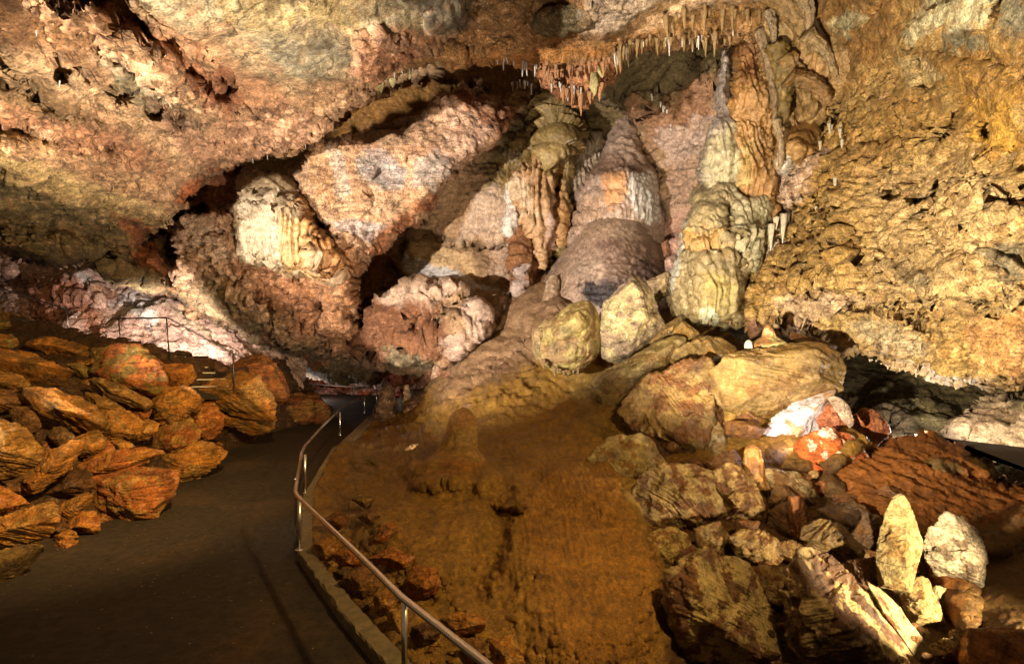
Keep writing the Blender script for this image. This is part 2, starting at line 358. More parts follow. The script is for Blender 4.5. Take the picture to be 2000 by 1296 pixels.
_ico = {}
def ico(k):
    if k not in _ico:
        b = bmesh.new(); bmesh.ops.create_icosphere(b, subdivisions=k, radius=1); b.verts.ensure_lookup_table()
        v = np.array([q.co[:] for q in b.verts]); v /= np.linalg.norm(v, axis=1)[:, None]
        _ico[k] = (v, np.array([[w.index for w in f.verts] for f in b.faces])); b.free()
    return _ico[k]
def hull2d(p):
    p = sorted(set(map(tuple, p)))
    def half(p):
        h = []
        for q in p:
            while len(h) > 1 and (h[-1][0]-h[-2][0])*(q[1]-h[-2][1])-(h[-1][1]-h[-2][1])*(q[0]-h[-2][0]) <= 0: h.pop()
            h.append(q)
        return h[:-1]
    return half(p)+half(p[::-1])
def rock(name, poly, d, c1, c2=None, label=None, cat='boulder', group=None, thick=.8, mat='boulder', seed=0, mixr=.5, rough=.05, k=5, strat=.02, tilt=.5, parent=None, nf=4, sharp=45, ztop=None, patch=None, msc=.5):
    """an irregular block bounded by random planes, its outline as in the photo, real thickness behind"""
    poly = hull2d(poly); A = np.array(poly, float); cx, cy = A.mean(0); A = (A-[cx, cy])*1.09+[cx, cy]; poly = A.tolist(); rs = np.random.RandomState(seed+hash_name(name+str(int(cx))+str(int(cy))))
    size = max(np.ptp(A[:, 0]), np.ptp(A[:, 1]))*.5*d/FP; mn = min(np.ptp(A[:, 0]), np.ptp(A[:, 1]))*.5*d/FP
    th = (size*.5+mn*.5)*thick
    if size/d*FP > 95: k = 7
    elif size/d*FP > 45: k = max(k, 6)
    cam_ = np.array([0, 0, CZ]); c = np.array(U(cx, cy, d)); v = c-cam_; v /= np.linalg.norm(v)
    pl = []
    W3 = [np.array(U(a, b, d))*1.0 for a, b in poly]
    for i in range(len(W3)):
        a, b = W3[i], W3[(i+1) % len(W3)]; n0 = np.cross(a-cam_, b-cam_); n0 /= np.linalg.norm(n0)+1e-9; e = (a+b)/2
        if n0@(c-e) > 0: n0 = -n0
        for sg, kk in ((-1, .30+.35*rs.rand()), (1, .25+.3*rs.rand())):
            n = n0+sg*kk*v; n /= np.linalg.norm(n); pl.append((n, max(n@(e-c), .02*size)))
    for j in range(nf):
        r = rs.normal(size=3); r -= (r@v)*v; r /= np.linalg.norm(r); n = -v+r*rs.uniform(.1, tilt*1.5); n /= np.linalg.norm(n); pl.append((n, th*rs.uniform(.62, 1.0)))
    up = np.array([rs.uniform(-.3, .3), -rs.uniform(.2, .8), 1.]); up /= np.linalg.norm(up)
    for j in range(4):
        r = rs.normal(size=3); r -= (r@v)*v; r /= np.linalg.norm(r); n = v+r*rs.uniform(0, .7); n /= np.linalg.norm(n); pl.append((n, th*rs.uniform(.8, 1.)))
    dirs, F = ico(k)
    Nn = np.array([p[0] for p in pl]); H = np.array([p[1] for p in pl])
    q = np.clip(dirs@Nn.T, 1e-4, None)/H
    r = (q**sharp).sum(1)**(-1./sharp)*1.06
    P = dirs*r[:, None]; so = rs.rand(3)*50
    ax = rs.normal(size=3)*.4+np.array([.2, .2, 1]); ax /= np.linalg.norm(ax)
    h = rough*size*fbm(P/size*1.6+so, 5, .55)
    sv = P@ax; h += strat*size*ridge(np.column_stack([sv/size*9, (P[:, 0])/size*1.2, P[:, 1]/size*1.2])+so, 3, .6)
    h += -.5*rough*size*sstep((fbm(P/size*2.6+so+9, 2)-.18)/.1)
    P = P+dirs*h[:, None]
    col = np.tile(lin(c1), (len(P), 1))
    if c2 is not None:
        m = sstep((fbm(P/size/msc*1.3+so+3, 5, .6)+(mixr-.5)*1.2)/.12); 
        if patch is not None:
            m = m*sstep((dirs@np.array(patch)/np.linalg.norm(patch)+.25)/.5)
        col += (lin(c2)-col)*m[:, None]
    col *= np.clip(1+.45*fbm(P/size*3+so+7, 4, .6), .35, 1.6)[:, None]*(1+.1*rs.uniform(-1, 1))
    col = np.clip(col, .004, .9)
    if parent is not None: o = mesh_obj(name, P+c, F, M[mat], col, parent)
    else: o = mesh_obj(name, P+c, F, M[mat], col, None, c)
    return tag(o, label, cat if label and parent is None else None, group)
def lathe(name, base, tip, d, prof, c1, c2=None, label=None, cat='stalagmite', group=None, mat='wet', n=40, m=48, rough=.06, flute=.06, parent=None, tier=.0, bend=0., d2=None, seed=0, smooth=1.6, fcount=7, vlen=2.2):
    """a dripstone body: spine from base to tip (photo pixels), prof = [(t, radius px)]"""
    a = np.array(U(*base, d)); b = np.array(U(*tip, d2 or d)); ax = b-a; L = np.linalg.norm(ax); ax /= L
    s1 = np.cross(ax, [0, 1, 0.01]); s1 /= np.linalg.norm(s1); s2 = np.cross(ax, s1)
    t = np.linspace(0, 1, n); r = np.interp(t, [p[0] for p in prof], [p[1] for p in prof])
    for _ in range(2): r[1:-1] = (r[:-2]+r[1:-1]*2+r[2:])/4
    r = r*d/FP
    th = np.linspace(0, 2*math.pi, m, endpoint=False); so = seed*7.3+base[0]*.13
    T_, A_ = np.meshgrid(t, th, indexing='ij'); R_ = np.repeat(r[:, None], m, 1)
    rm = r.max()
    cx, cy = np.cos(A_), np.sin(A_)
    q = np.column_stack([cx.ravel()*fcount/3, cy.ravel()*fcount/3, (T_*L/rm/vlen).ravel()+so])
    f = np.minimum(np.abs(perlin(q))*2.6, 1)**.6-.5
    g = fbm(np.column_stack([(cx*R_).ravel(), (cy*R_).ravel(), (T_*L).ravel()])/rm*1.5+so, 4, .55)
    kz = T_.ravel()*L/rm*4+.5*perlin(q*.6); ti = (kz-np.floor(kz))
    R_ = R_*(1+flute*2*f+rough*2*g+tier*(ti-.5)).reshape(R_.shape)
    off = bend*np.sin(T_*math.pi)*rm
    P = a+ax*(T_*L)[..., None]+s1*(cx*R_+off)[..., None]+s2*(cy*R_)[..., None]
    V = P.reshape(-1, 3); ii = np.arange(n*m).reshape(n, m); jj = np.roll(ii, -1, 1)
    F = np.stack([ii[:-1], ii[1:], jj[1:], jj[:-1]], -1).reshape(-1, 4)
    # caps
    V = np.vstack([V, a, b+ax*r[-1]*.3]); nv = n*m
    Fl = F.tolist()+[[nv, ii[0, k], ii[0, (k+1) % m]] for k in range(m)]+[[nv+1, ii[-1, (k+1) % m], ii[-1, k]] for k in range(m)]
    col = np.tile(lin(c1), (len(V), 1))
    if c2 is not None:
        mk = sstep((fbm(V/rm*1.1+so, 4, .6)+.05)/.3); col += (lin(c2)-col)*mk[:, None]
    col *= np.clip(1+.35*fbm(V/rm*2+so+5, 3), .4, 1.5)[:, None]; col = np.clip(col, .004, .9)
    o = mesh_obj(name, V, Fl, M[mat], col, parent, a if parent is None else None)
    return tag(o, label, cat if label and parent is None else None, group)
def tube(name, pts, r, mat, parent=None, n=12, origin=None):
    pts = [np.array(p, float) for p in pts]; V = []; F = []
    up = np.array([0, 0, 1.])
    for i, p in enumerate(pts):
        t = pts[min(i+1, len(pts)-1)]-pts[max(i-1, 0)]; t /= np.linalg.norm(t)
        u = up if abs(t@up) < .95 else np.array([1., 0, 0]); s = np.cross(t, u); s /= np.linalg.norm(s); w = np.cross(s, t)
        for k in range(n):
            a = 2*math.pi*k/n; V.append(p+r*(math.cos(a)*s+math.sin(a)*w))
    for i in range(len(pts)-1):
        for k in range(n): F.append([i*n+k, i*n+(k+1) % n, (i+1)*n+(k+1) % n, (i+1)*n+k])
    F.append(list(range(n))[::-1]); F.append([(len(pts)-1)*n+k for k in range(n)])
    return mesh_obj(name, V, F, M[mat], None, parent, origin)
# ---------------------------------------------------------------- the setting: rock masses of the cave
def st(o, ): o['kind'] = 'structure'; return o
# colours
TAN=(188,148,116); PINK=(184,142,102); CALC=(226,206,186); OLV=(128,112,78); DOLV=(104,88,54); RUST=(158,84,48); GOLD=(190,140,62); PGOLD=(222,184,122)
GREY=(138,128,116); BRN=(112,74,40); CREAM=(205,196,140); ORNG=(176,92,36); DBR=(78,52,30); PALE=(236,222,196)

st(sheet('cave_backdrop', [(-300,-200),(2300,-200),(2300,1000),(-300,1000)], [(-200,-100,42),(2200,-100,42),(1000,1000,46),(1000,300,46)], DOLV, step=14, warp=0, mat='dry', big=.6))

# -- left overhanging ceiling
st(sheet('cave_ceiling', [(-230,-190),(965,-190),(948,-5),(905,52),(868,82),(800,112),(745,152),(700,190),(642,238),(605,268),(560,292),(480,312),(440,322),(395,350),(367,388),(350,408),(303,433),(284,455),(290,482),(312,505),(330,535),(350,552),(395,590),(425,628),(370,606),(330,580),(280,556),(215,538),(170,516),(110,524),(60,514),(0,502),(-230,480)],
 [(-200,-150,6),(0,0,7.5),(300,0,8.5),(600,0,10),(900,0,12.5),(940,-150,11.5),(700,180,15),(600,260,17),(450,310,18),(350,400,18.5),(280,450,19),(325,520,19.5),(0,250,10),(200,300,13.5),(0,430,13),(-200,450,11.5),(150,480,16.5),(0,520,15.5),(215,550,19),(400,620,21.5),(340,560,20.5)],
 PINK, Wd=34, R=3.2, warp=13, mat='slab', jit=.12, fin=.012,
 D=[([(235,-20),(250,10),(315,65),(345,75),(408,118),(452,178),(446,205),(410,190),(370,150),(300,110),(228,60),(180,20),(130,-10)], 16, .75, 14),
    ([(130,0),(190,22),(240,62),(300,108),(380,160),(430,200),(500,230),(480,300),(420,260),(380,220),(300,170),(210,110),(120,50),(60,0)], 50, -.45, 20),
    ([(-200,335),(0,345),(120,400),(250,440),(330,470),(320,540),(200,520),(-200,480)], 40, 1.1, 20),
    ([(-200,225),(0,240),(60,248),(115,270),(150,290),(100,285),(0,270),(-200,265)], 14, .8, 8),
    ([(-200,600),(-200,440),(60,455),(200,500),(300,540),(330,600)], 60, -1.4, 24),
    ([(690,120),(700,80),(740,60),(790,75),(830,95),(790,112),(745,150),(700,180)], 30, -.3, 16),
    ([(770,-30),(860,-30),(930,-10),(905,50),(860,68),(835,60),(830,20),(770,0)], 14, -.5, 8),
    (el(345,240,20,14,40),14,1.0,8),(el(300,212,16,22,-30),10,.8,8),(el(242,188,16,9,40),10,.7,8),(el(118,148,12,20,-30),10,.6,8),(el(440,160,14,24,-35),12,.9,8),(el(610,205,8,16,10),8,.6,6),(el(215,290,14,8,40),10,.5,6),(el(500,245,10,8,0),8,.5,6),(el(270,360,10,7,20),9,.5,6)],
 G=[([(252,-10),(330,50),(405,100),(450,150)],5,.12),([(0,130),(40,160),(75,205),(130,235)],4,.12),([(0,170),(80,200),(140,225),(210,240)],4,.1),([(520,40),(540,90),(600,120)],3,.08),([(400,20),(470,60),(500,120),(560,150)],3,.06),([(0,350),(110,400),(250,440),(330,480)],5,.15)],
 T=[([(170,20),(240,30),(300,60),(410,115),(455,180),(480,205),(540,190),(580,230),(640,232),(605,268),(560,292),(480,312),(440,322),(400,290),(380,240),(300,170),(210,100)], 24, 'pop', .24, .24),
    ([(0,265),(60,250),(150,270),(240,320),(310,345),(360,395),(345,410),(300,420),(240,395),(150,340),(60,300),(0,300)], 24, 'pop', .18, .20),
    ([(690,130),(700,70),(740,45),(800,60),(850,70),(860,85),(800,112),(745,152),(700,190),(640,238),(600,262),(540,250),(560,190),(640,150)], 22, 'pop', .18, .20),
    ([(560,-60),(620,-60),(640,10),(590,20)], 12, 'pop', .08, .2),
    ([(290,430),(345,410),(330,450),(300,470),(330,540),(280,520)], 10, 'pop', .2, .3),
    ([(200,480),(300,520),(420,640),(330,600),(215,560)], 30, 'bump', .4, 1.1),
    (None, 0, 'strat', .05, .30, -38), ([(-200,-100),(200,-60),(440,200),(480,300),(360,400),(0,270),(-200,240)], 60, 'hole', .26, .20, -38), ([(0,0),(200,0),(400,200),(360,380),(0,250)], 80, 'pit', .2, .5, -38),
    ([(-200,330),(250,440),(330,540),(0,500)], 60, 'bump', .35, 1.6)],
 Cc=[([(250,-190),(950,-190),(945,0),(870,70),(760,55),(700,70),(690,125),(640,150),(560,175),(480,130),(420,70),(330,50),(240,-10)], 40, (192,172,132), 1),
     ([(420,-190),(700,-190),(690,60),(600,110),(520,60),(440,20)], 70, (190,158,92), .6, 40),
     ([(500,80),(560,60),(640,60),(690,110),(600,150),(530,140)], 40, (150,142,122), .6, 30),
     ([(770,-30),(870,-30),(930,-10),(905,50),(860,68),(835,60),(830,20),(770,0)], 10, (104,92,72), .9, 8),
     ([(310,40),(400,90),(460,150),(520,160),(560,190),(540,210),(470,200),(440,150),(380,100)], 20, (206,150,108), .8),
     ([(200,110),(240,120),(330,180),(400,230),(400,290),(370,300),(300,240),(220,170)], 26, (128,118,88), .85, 20),
     ([(-210,-190),(150,-190),(260,0),(240,60),(160,120),(60,120),(-210,60)], 60, (160,112,68), .7, 30),
     ([(-210,110),(0,110),(120,180),(250,260),(330,330),(240,320),(100,260),(-210,240)], 50, (176,118,84), .7, 30),
     ([(-210,90),(0,100),(60,140),(150,200),(210,250),(120,240),(0,200),(-210,180)], 20, (120,98,62), .8, 22),
     ([(690,130),(700,70),(740,45),(800,60),(850,75),(800,112),(745,152)], 18, (180,122,86), .75),
     ([(720,50),(760,40),(800,60),(820,85),(780,90),(730,80)], 14, (204,158,122), .7),
     ([(360,20),(420,30),(440,60),(380,60)], 20, (200,150,110), .5),
     ([(300,190),(400,240),(470,220),(560,200),(640,220),(600,265),(480,312),(440,322),(395,350),(350,330),(290,250)], 40, (196,146,112), .7, 26),
     ([(180,20),(240,30),(340,80),(430,130),(470,190),(440,220),(380,180),(300,110)], 20, (156,92,58), .75),
     ([(-210,270),(0,300),(150,350),(260,400),(330,420),(330,480),(200,450),(-210,340)], 40, (160,136,82), .75, 24),
     ([(-210,345),(0,350),(150,400),(300,450),(340,520),(400,610),(200,560),(-210,540)], 40, (92,78,44), .9, 26),  # dark olive rock with the shade of the underside mixed in
     ([(230,430),(300,440),(330,520),(350,560),(300,550),(270,500)], 16, (176,104,62), .8),
     ([(340,390),(370,350),(440,318),(480,310),(470,325),(400,352),(370,390)], 10, (190,96,40), .8, 6),
     ([(-210,60),(60,90),(200,170),(330,260),(400,330),(380,345),(280,270),(120,180),(-210,120)],14,(214,176,130),.55,16),([(-210,290),(80,310),(220,370),(340,410),(330,425),(200,390),(60,335),(-210,320)],12,(206,176,118),.6,12),([(480,-60),(520,-60),(640,60),(690,110),(660,120),(600,60)],12,(122,112,92),.5,24),([(300,-40),(420,30),(540,120),(600,170),(560,170),(440,80)],14,(214,166,120),.5,14),
     (None, 0, (150,104,68), .28)]))

# -- middle left wall hanging below the ceiling
st(sheet('cave_wall_left', [(290,400),(330,372),(400,335),(470,300),(540,275),(600,262),(640,268),(700,262),(738,252),(790,232),(852,205),(868,190),(905,178),(960,190),(1002,222),(978,250),(950,300),(892,348),(852,382),(830,410),(800,442),(738,482),(712,500),(692,540),(705,580),(690,610),(700,640),(712,690),(760,700),(850,716),(848,735),(780,752),(700,748),(640,738),(600,730),(560,705),(520,680),(470,648),(425,630),(380,608),(330,570),(290,530),(270,470)],
 [(300,420,21.5),(450,330,20.5),(600,280,20),(730,270,19.5),(860,220,20),(990,220,21),(950,300,20.5),(850,370,20),(700,400,19.3),(720,500,20.5),(600,550,20.5),(450,500,20),(350,520,21),(380,600,22),(500,660,24),(640,640,22),(700,700,27),(850,730,33),(560,720,31),(700,600,21.5)],
 (196,154,116), Wd=30, R=3.0, warp=12, mat='dry', jit=.1, fin=.02,
 D=[([(302,432),(345,412),(395,400),(410,415),(365,428),(348,462),(348,505),(335,525),(318,505),(290,480)], 14, 5.0, 8),
    ([(350,400),(400,350),(440,325),(470,330),(462,400),(440,420),(400,405)], 16, 2.2, 10),
    ([(475,305),(600,265),(612,300),(590,330),(560,345),(500,320)], 20, 1.8, 10),
    ([(560,345),(575,350),(605,400),(650,455),(640,480),(600,430)], 14, 1.6, 6),
    ([(590,262),(640,268),(740,255),(800,235),(850,208),(812,240),(790,262),(700,275),(600,285)], 10, .9, 8),
    ([(640,470),(700,500),(690,560),(660,600),(640,560)], 50, -.7, 16),
    (el(648,405,16,9,20),8,.7,6),(el(722,395,8,20,25),8,.6,6),(el(735,345,6,14,30),6,.4,6),(el(800,310,5,12,30),6,.4,5),(el(470,545,12,6,20),8,.7,5),(el(585,535,10,8,20),8,.7,6),(el(540,600,16,7,30),10,.7,6),(el(690,560,8,26,0),10,1.2,6),(el(625,600,14,20,-30),12,1.0,8),
    ([(560,735),(560,690),(640,700),(740,745),(700,760)], 20, -.6, 10)],
 G=[([(345,520),(400,540),(450,590),(540,640),(640,690)],6,.3),([(400,530),(480,560),(560,610),(620,680)],5,.3),([(700,262),(790,250),(840,240)],5,.35),([(560,350),(600,400),(660,460)],5,.3),([(620,640),(660,680),(700,700)],8,.6)],
 T=[([(600,280),(700,270),(720,330),(720,400),(640,400),(600,380)], 20, 'flute', .42, .5, -12),
    ([(640,380),(760,360),(860,330),(900,345),(850,385),(800,440),(740,482),(700,500),(660,480)], 20, 'pop', .15, .30),
    ([(640,440),(700,440),(760,470),(700,520),(700,640),(660,680),(600,620),(560,560),(600,520),(650,520)], 20, 'pop', .26, .42),
    ([(460,530),(600,520),(620,640),(700,700),(560,660),(440,570)], 20, 'pop', .34, .34),
    ([(410,405),(462,400),(470,480),(450,470)], 12, 'pop', .2, .26),
    ([(860,190),(1000,200),(980,250),(890,350),(800,330),(820,240)], 20, 'pop', .14, .30),
    ([(350,420),(450,470),(560,560),(620,680),(400,640),(330,560)], 20, 'rag', .16, .4),
    ([(650,440),(760,430),(760,470),(680,500)], 12, 'icicle', .14, .22),
    ([(330,540),(560,640),(860,730),(640,740),(430,650)], 24, 'strat', .28, .4, -28),
    (None, 0, 'rag', .035, .45), ([(300,400),(700,400),(760,480),(700,700),(400,640)], 30, 'hole', .45, .26, -25)],
 Cc=[([(610,280),(700,270),(760,300),(850,300),(870,340),(800,420),(740,440),(650,400)], 40, (214,164,120), .9, 20),
     ([(700,310),(745,295),(800,330),(790,370),(740,370),(700,350)], 16, (188,176,166), .85, 10),
     ([(640,290),(655,285),(680,380),(690,400),(660,390)], 10, (210,186,160), .7, 8),
     ([(600,290),(625,280),(650,330),(660,400),(640,420),(610,350)], 10, (196,150,104), .8, 8),
     ([(870,200),(1000,200),(985,240),(890,350),(850,340)], 20, (220,176,144), .8, 14),
     ([(640,430),(700,425),(760,440),(720,460),(680,455)], 8, (206,190,180), .8, 12),
     ([(350,425),(400,410),(450,450),(460,500),(420,520),(350,480)], 16, (198,164,134), .9),
     ([(440,460),(700,480),(700,690),(560,660)], 50, (190,128,82), .75, 24),
     ([(800,320),(860,300),(880,330),(840,370),(800,360)],12,(170,160,150),.7,14),([(700,400),(760,380),(800,400),(760,430)],12,(206,170,132),.7,16),([(500,560),(600,540),(640,600),(560,620)],20,(150,98,60),.7,18),([(660,300),(672,300),(690,380),(680,390)],6,(220,200,180),.7,6),
     ([(475,300),(600,262),(612,300),(560,340),(480,325)], 10, (138,108,50), .95, 8),
     ([(350,400),(470,320),(465,400),(400,420)], 10, (150,80,36), .8, 8),
     ([(830,380),(700,490),(740,482),(860,380)], 14, (176,96,46), .7, 10),
     ([(880,180),(1000,200),(1010,240),(960,250),(900,210)], 12, (176,110,62), .6, 14),
     ([(330,560),(420,540),(560,640),(700,700),(850,730),(640,740),(400,650)], 30, (124,104,70), .9, 20),
     ([(520,600),(560,600),(620,660),(600,690),(540,660)], 20, (176,142,100), .6),
     ([(540,700),(640,712),(740,740),(700,752),(580,735)], 12, (150,132,76), .85, 10),
     ([(500,680),(560,690),(640,705),(620,712),(540,705)], 8, (190,110,60), .7, 8),
     (None, 0, (150,90,54), .3)]))

# -- back wall of the hall
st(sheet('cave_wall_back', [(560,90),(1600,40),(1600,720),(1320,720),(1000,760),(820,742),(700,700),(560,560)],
 [(560,120,25),(750,200,23),(900,170,24),(1000,150,25),(1100,200,27),(1300,150,25),(1500,100,22),(1100,400,26.5),(1280,350,25),(1400,300,23),(1330,500,23.5),(1000,400,24),(900,520,24),(780,500,24.5),(760,620,23.5),(850,640,22.5),(960,600,23.5),(700,690,26),(830,720,25),(1000,700,25),(1500,600,23)],
 (176,138,100), Wd=10, R=1, warp=8, mat='pop', jit=.1,
 D=[([(600,300),(620,250),(680,215),(740,180),(800,160),(880,150),(900,190),(860,220),(790,240),(740,262)], 24, 1.5, 8),
    ([(780,465),(830,450),(900,470),(990,470),(1030,480),(1030,560),(1000,590),(900,560),(850,555),(800,540),(775,500)], 20, 1.4, 8),
    ([(705,490),(780,430),(830,415),(800,460),(780,500),(790,540),(760,570),(715,640),(690,600)], 24, 1.5, 10),
    ([(700,690),(705,620),(760,570),(800,560),(850,556),(900,570),(940,600),(950,640),(900,690),(840,716)], 22, -2.0, 10),
    ([(790,640),(800,620),(850,600),(885,620),(890,640),(850,650),(800,660)], 12, 1.2, 8),
    ([(885,640),(930,600),(1000,570),(1010,600),(950,650),(900,690)], 18, -1.0, 8),
    ([(1210,90),(1340,80),(1330,160),(1260,210),(1180,180)], 30, -1.8, 10),
    (el(925,190,28,36,10),14,1.4,8), ([(1255,270),(1275,300),(1290,360),(1310,420),(1300,440),(1270,380)], 10, 1.2, 6),
    (el(760,545,18,30,10),14,.8,6),(el(870,612,16,12,0),10,1.0,6),([(690,655),(720,640),(730,680),(720,700),(690,690)],10,1.2,6)],
 G=[([(1180,180),(1220,200),(1260,208)],8,.5),([(1300,170),(1350,150),(1420,130)],5,.3),([(1300,200),(1360,170),(1430,160)],4,.25),([(1280,300),(1300,360),(1330,400)],6,.3)],
 T=[([(890,370),(1000,350),(1000,460),(880,450)], 16, 'icicle', .22, .28),
    ([(930,450),(1030,440),(1040,560),(940,540),(840,470)], 16, 'pop', .26, .42),
    ([(780,480),(900,490),(900,550),(800,540)], 16, 'strat', .1, .4, -8),
    ([(700,600),(800,560),(900,560),(900,700),(700,700)], 20, 'pop', .42, .40),([(700,620),(900,600),(900,700),(700,700)],30,'bump',.5,1.0),([(700,600),(920,560),(920,700),(700,700)],20,'hole',.5,.3,0),
    ([(760,560),(900,556),(940,610),(870,600)], 12, 'icicle', .2, .26),
    ([(880,600),(1010,575),(1000,620),(890,690)], 12, 'icicle', .25, .3),
    ([(940,200),(1250,180),(1100,420),(940,400)], 30, 'tier', .35, 1.0), ([(1040,280),(1170,260),(1120,520),(1040,520)], 20, 'flute', .3, .45),
    ([(1060,240),(1240,210),(1120,420),(1040,300)], 20, 'scal', .12, .5),
    ([(1200,90),(1440,80),(1430,160),(1250,210),(1180,180)], 20, 'strat', .5, .45, 35),
    ([(1240,180),(1420,150),(1380,400),(1280,440)], 30, 'rag', .26, .35),([(1240,180),(1420,150),(1390,300),(1260,330)], 30, 'icicle', .2, .25),([(1330,300),(1400,290),(1380,420),(1320,430)], 20, 'strat', .25, .25, 12),
    ([(1080,100),(1200,90),(1200,190),(1080,200)], 20, 'rag', .3, .6), (None, 0, 'rag', .08, .4)],
 Cc=[([(590,310),(620,240),(740,170),(880,140),(910,170),(860,225),(740,262)], 20, (150,104,46), .95, 8),
     ([(900,120),(1060,120),(1080,190),(1000,230),(960,200),(900,200)], 20, (140,94,46), .9),
     ([(1060,170),(1260,180),(1230,240),(1120,320),(1080,400),(940,400),(950,300)], 26, (128,106,66), .95, 10),  # olive area painted along the cast shadow on the upper wall
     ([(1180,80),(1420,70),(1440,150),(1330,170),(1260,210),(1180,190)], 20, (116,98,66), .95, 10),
     ([(1240,200),(1330,170),(1420,150),(1400,240),(1290,300)], 20, (176,126,92), .8, 14),
     ([(1290,260),(1400,230),(1390,320),(1300,330)], 20, (214,182,162), .8, 16),
     ([(1310,320),(1390,300),(1370,430),(1300,440)], 20, (186,150,126), .8, 14),
     ([(1290,420),(1350,420),(1340,560),(1300,540)], 20, (190,144,122), .8, 14),
     ([(930,380),(1010,360),(1010,450),(900,460)], 12, (224,190,160), .8, 10),
     ([(800,480),(930,470),(930,560),(830,548)], 14, (232,190,138), .9, 10),
     ([(780,500),(850,520),(940,550),(990,572),(860,560),(800,540)], 8, (232,222,216), .85, 8),
     ([(940,460),(1030,450),(1030,560),(960,550)], 14, (220,182,150), .8, 12),
     ([(705,480),(830,415),(780,470),(780,520),(700,640)], 16, (124,66,28), .8, 10),  # shade below the hanging wall edge, put into the colour
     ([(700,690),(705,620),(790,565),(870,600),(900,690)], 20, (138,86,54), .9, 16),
     ([(740,575),(850,556),(930,580),(870,590),(760,600)], 10, (214,178,150), .8, 10),
     ([(900,610),(1010,580),(960,640),(890,690)], 12, (214,180,158), .8, 12),
     ([(760,660),(850,680),(840,718),(760,705)], 10, (140,122,90), .9, 8)]))

# -- ceiling beam across the hall
st(sheet('ceiling_ledge', [(925,-190),(1700,-190),(1640,-20),(1560,20),(1500,52),(1470,62),(1440,66),(1400,62),(1340,76),(1262,78),(1205,112),(1192,140),(1172,178),(1150,192),(1105,182),(1070,150),(1060,126),(1010,124),(960,118),(905,122),(884,128),(862,122),(810,132),(760,150),(735,156),(745,140),(800,95),(868,70),(905,40),(930,0)],
 [(930,-150,13),(1200,-150,12),(1650,-150,11),(950,30,16),(1100,20,15.5),(1300,0,15),(1500,0,14.5),(900,110,18.5),(1060,125,18),(1150,185,18),(1260,78,17),(1450,62,16),(760,150,18.5),(810,130,18.5)],
 (168,122,72), Wd=26, R=3, warp=9, mat='dry',
 D=[(el(1090,42,54,26,-8),10,-.5,8),([(1130,0),(1290,-30),(1290,20),(1180,60),(1140,62)],14,-.5,10),([(870,75),(920,40),(1000,50),(1010,80),(900,105)],16,.5,8)],
 G=[([(905,45),(940,20),(950,-20)],5,.3),([(870,80),(930,90),(990,90)],4,.2),([(1010,60),(1030,40),(1040,-10)],5,.2)],
 T=[([(900,100),(1060,112),(1070,150),(1060,126),(960,122)], 14, 'icicle', .2, .22), ([(1050,110),(1200,90),(1240,70),(1400,40),(1500,30),(1500,70),(1262,82),(1192,140),(1150,195),(1100,190)], 16, 'icicle', .45, .26),
    ([(700,190),(870,110),(900,60),(880,150)], 16,'rag',.2,.4),([(1140,0),(1290,-40),(1300,0),(1160,60)],14,'pop',.1,.2),(None,0,'rag',.06,.6)],
 Cc=[(el(1090,42,56,28,-8),10,(116,100,66),.95,6),([(1010,-190),(1140,-190),(1140,0),(1040,30),(960,80),(940,20)],24,(150,112,66),.8),
     ([(1140,-190),(1500,-190),(1500,0),(1330,10),(1290,10),(1180,60),(1140,60)],20,(206,180,150),.8,14),([(1230,30),(1330,-20),(1420,-20),(1340,20),(1240,60)],14,(236,190,140),.8,10),
     ([(870,110),(960,100),(1200,80),(1300,40),(1260,80),(1060,126),(900,122)],14,(184,122,56),.8,8),([(1060,126),(1200,100),(1190,150),(1150,195),(1100,190)],12,(206,138,92),.8,8)]))

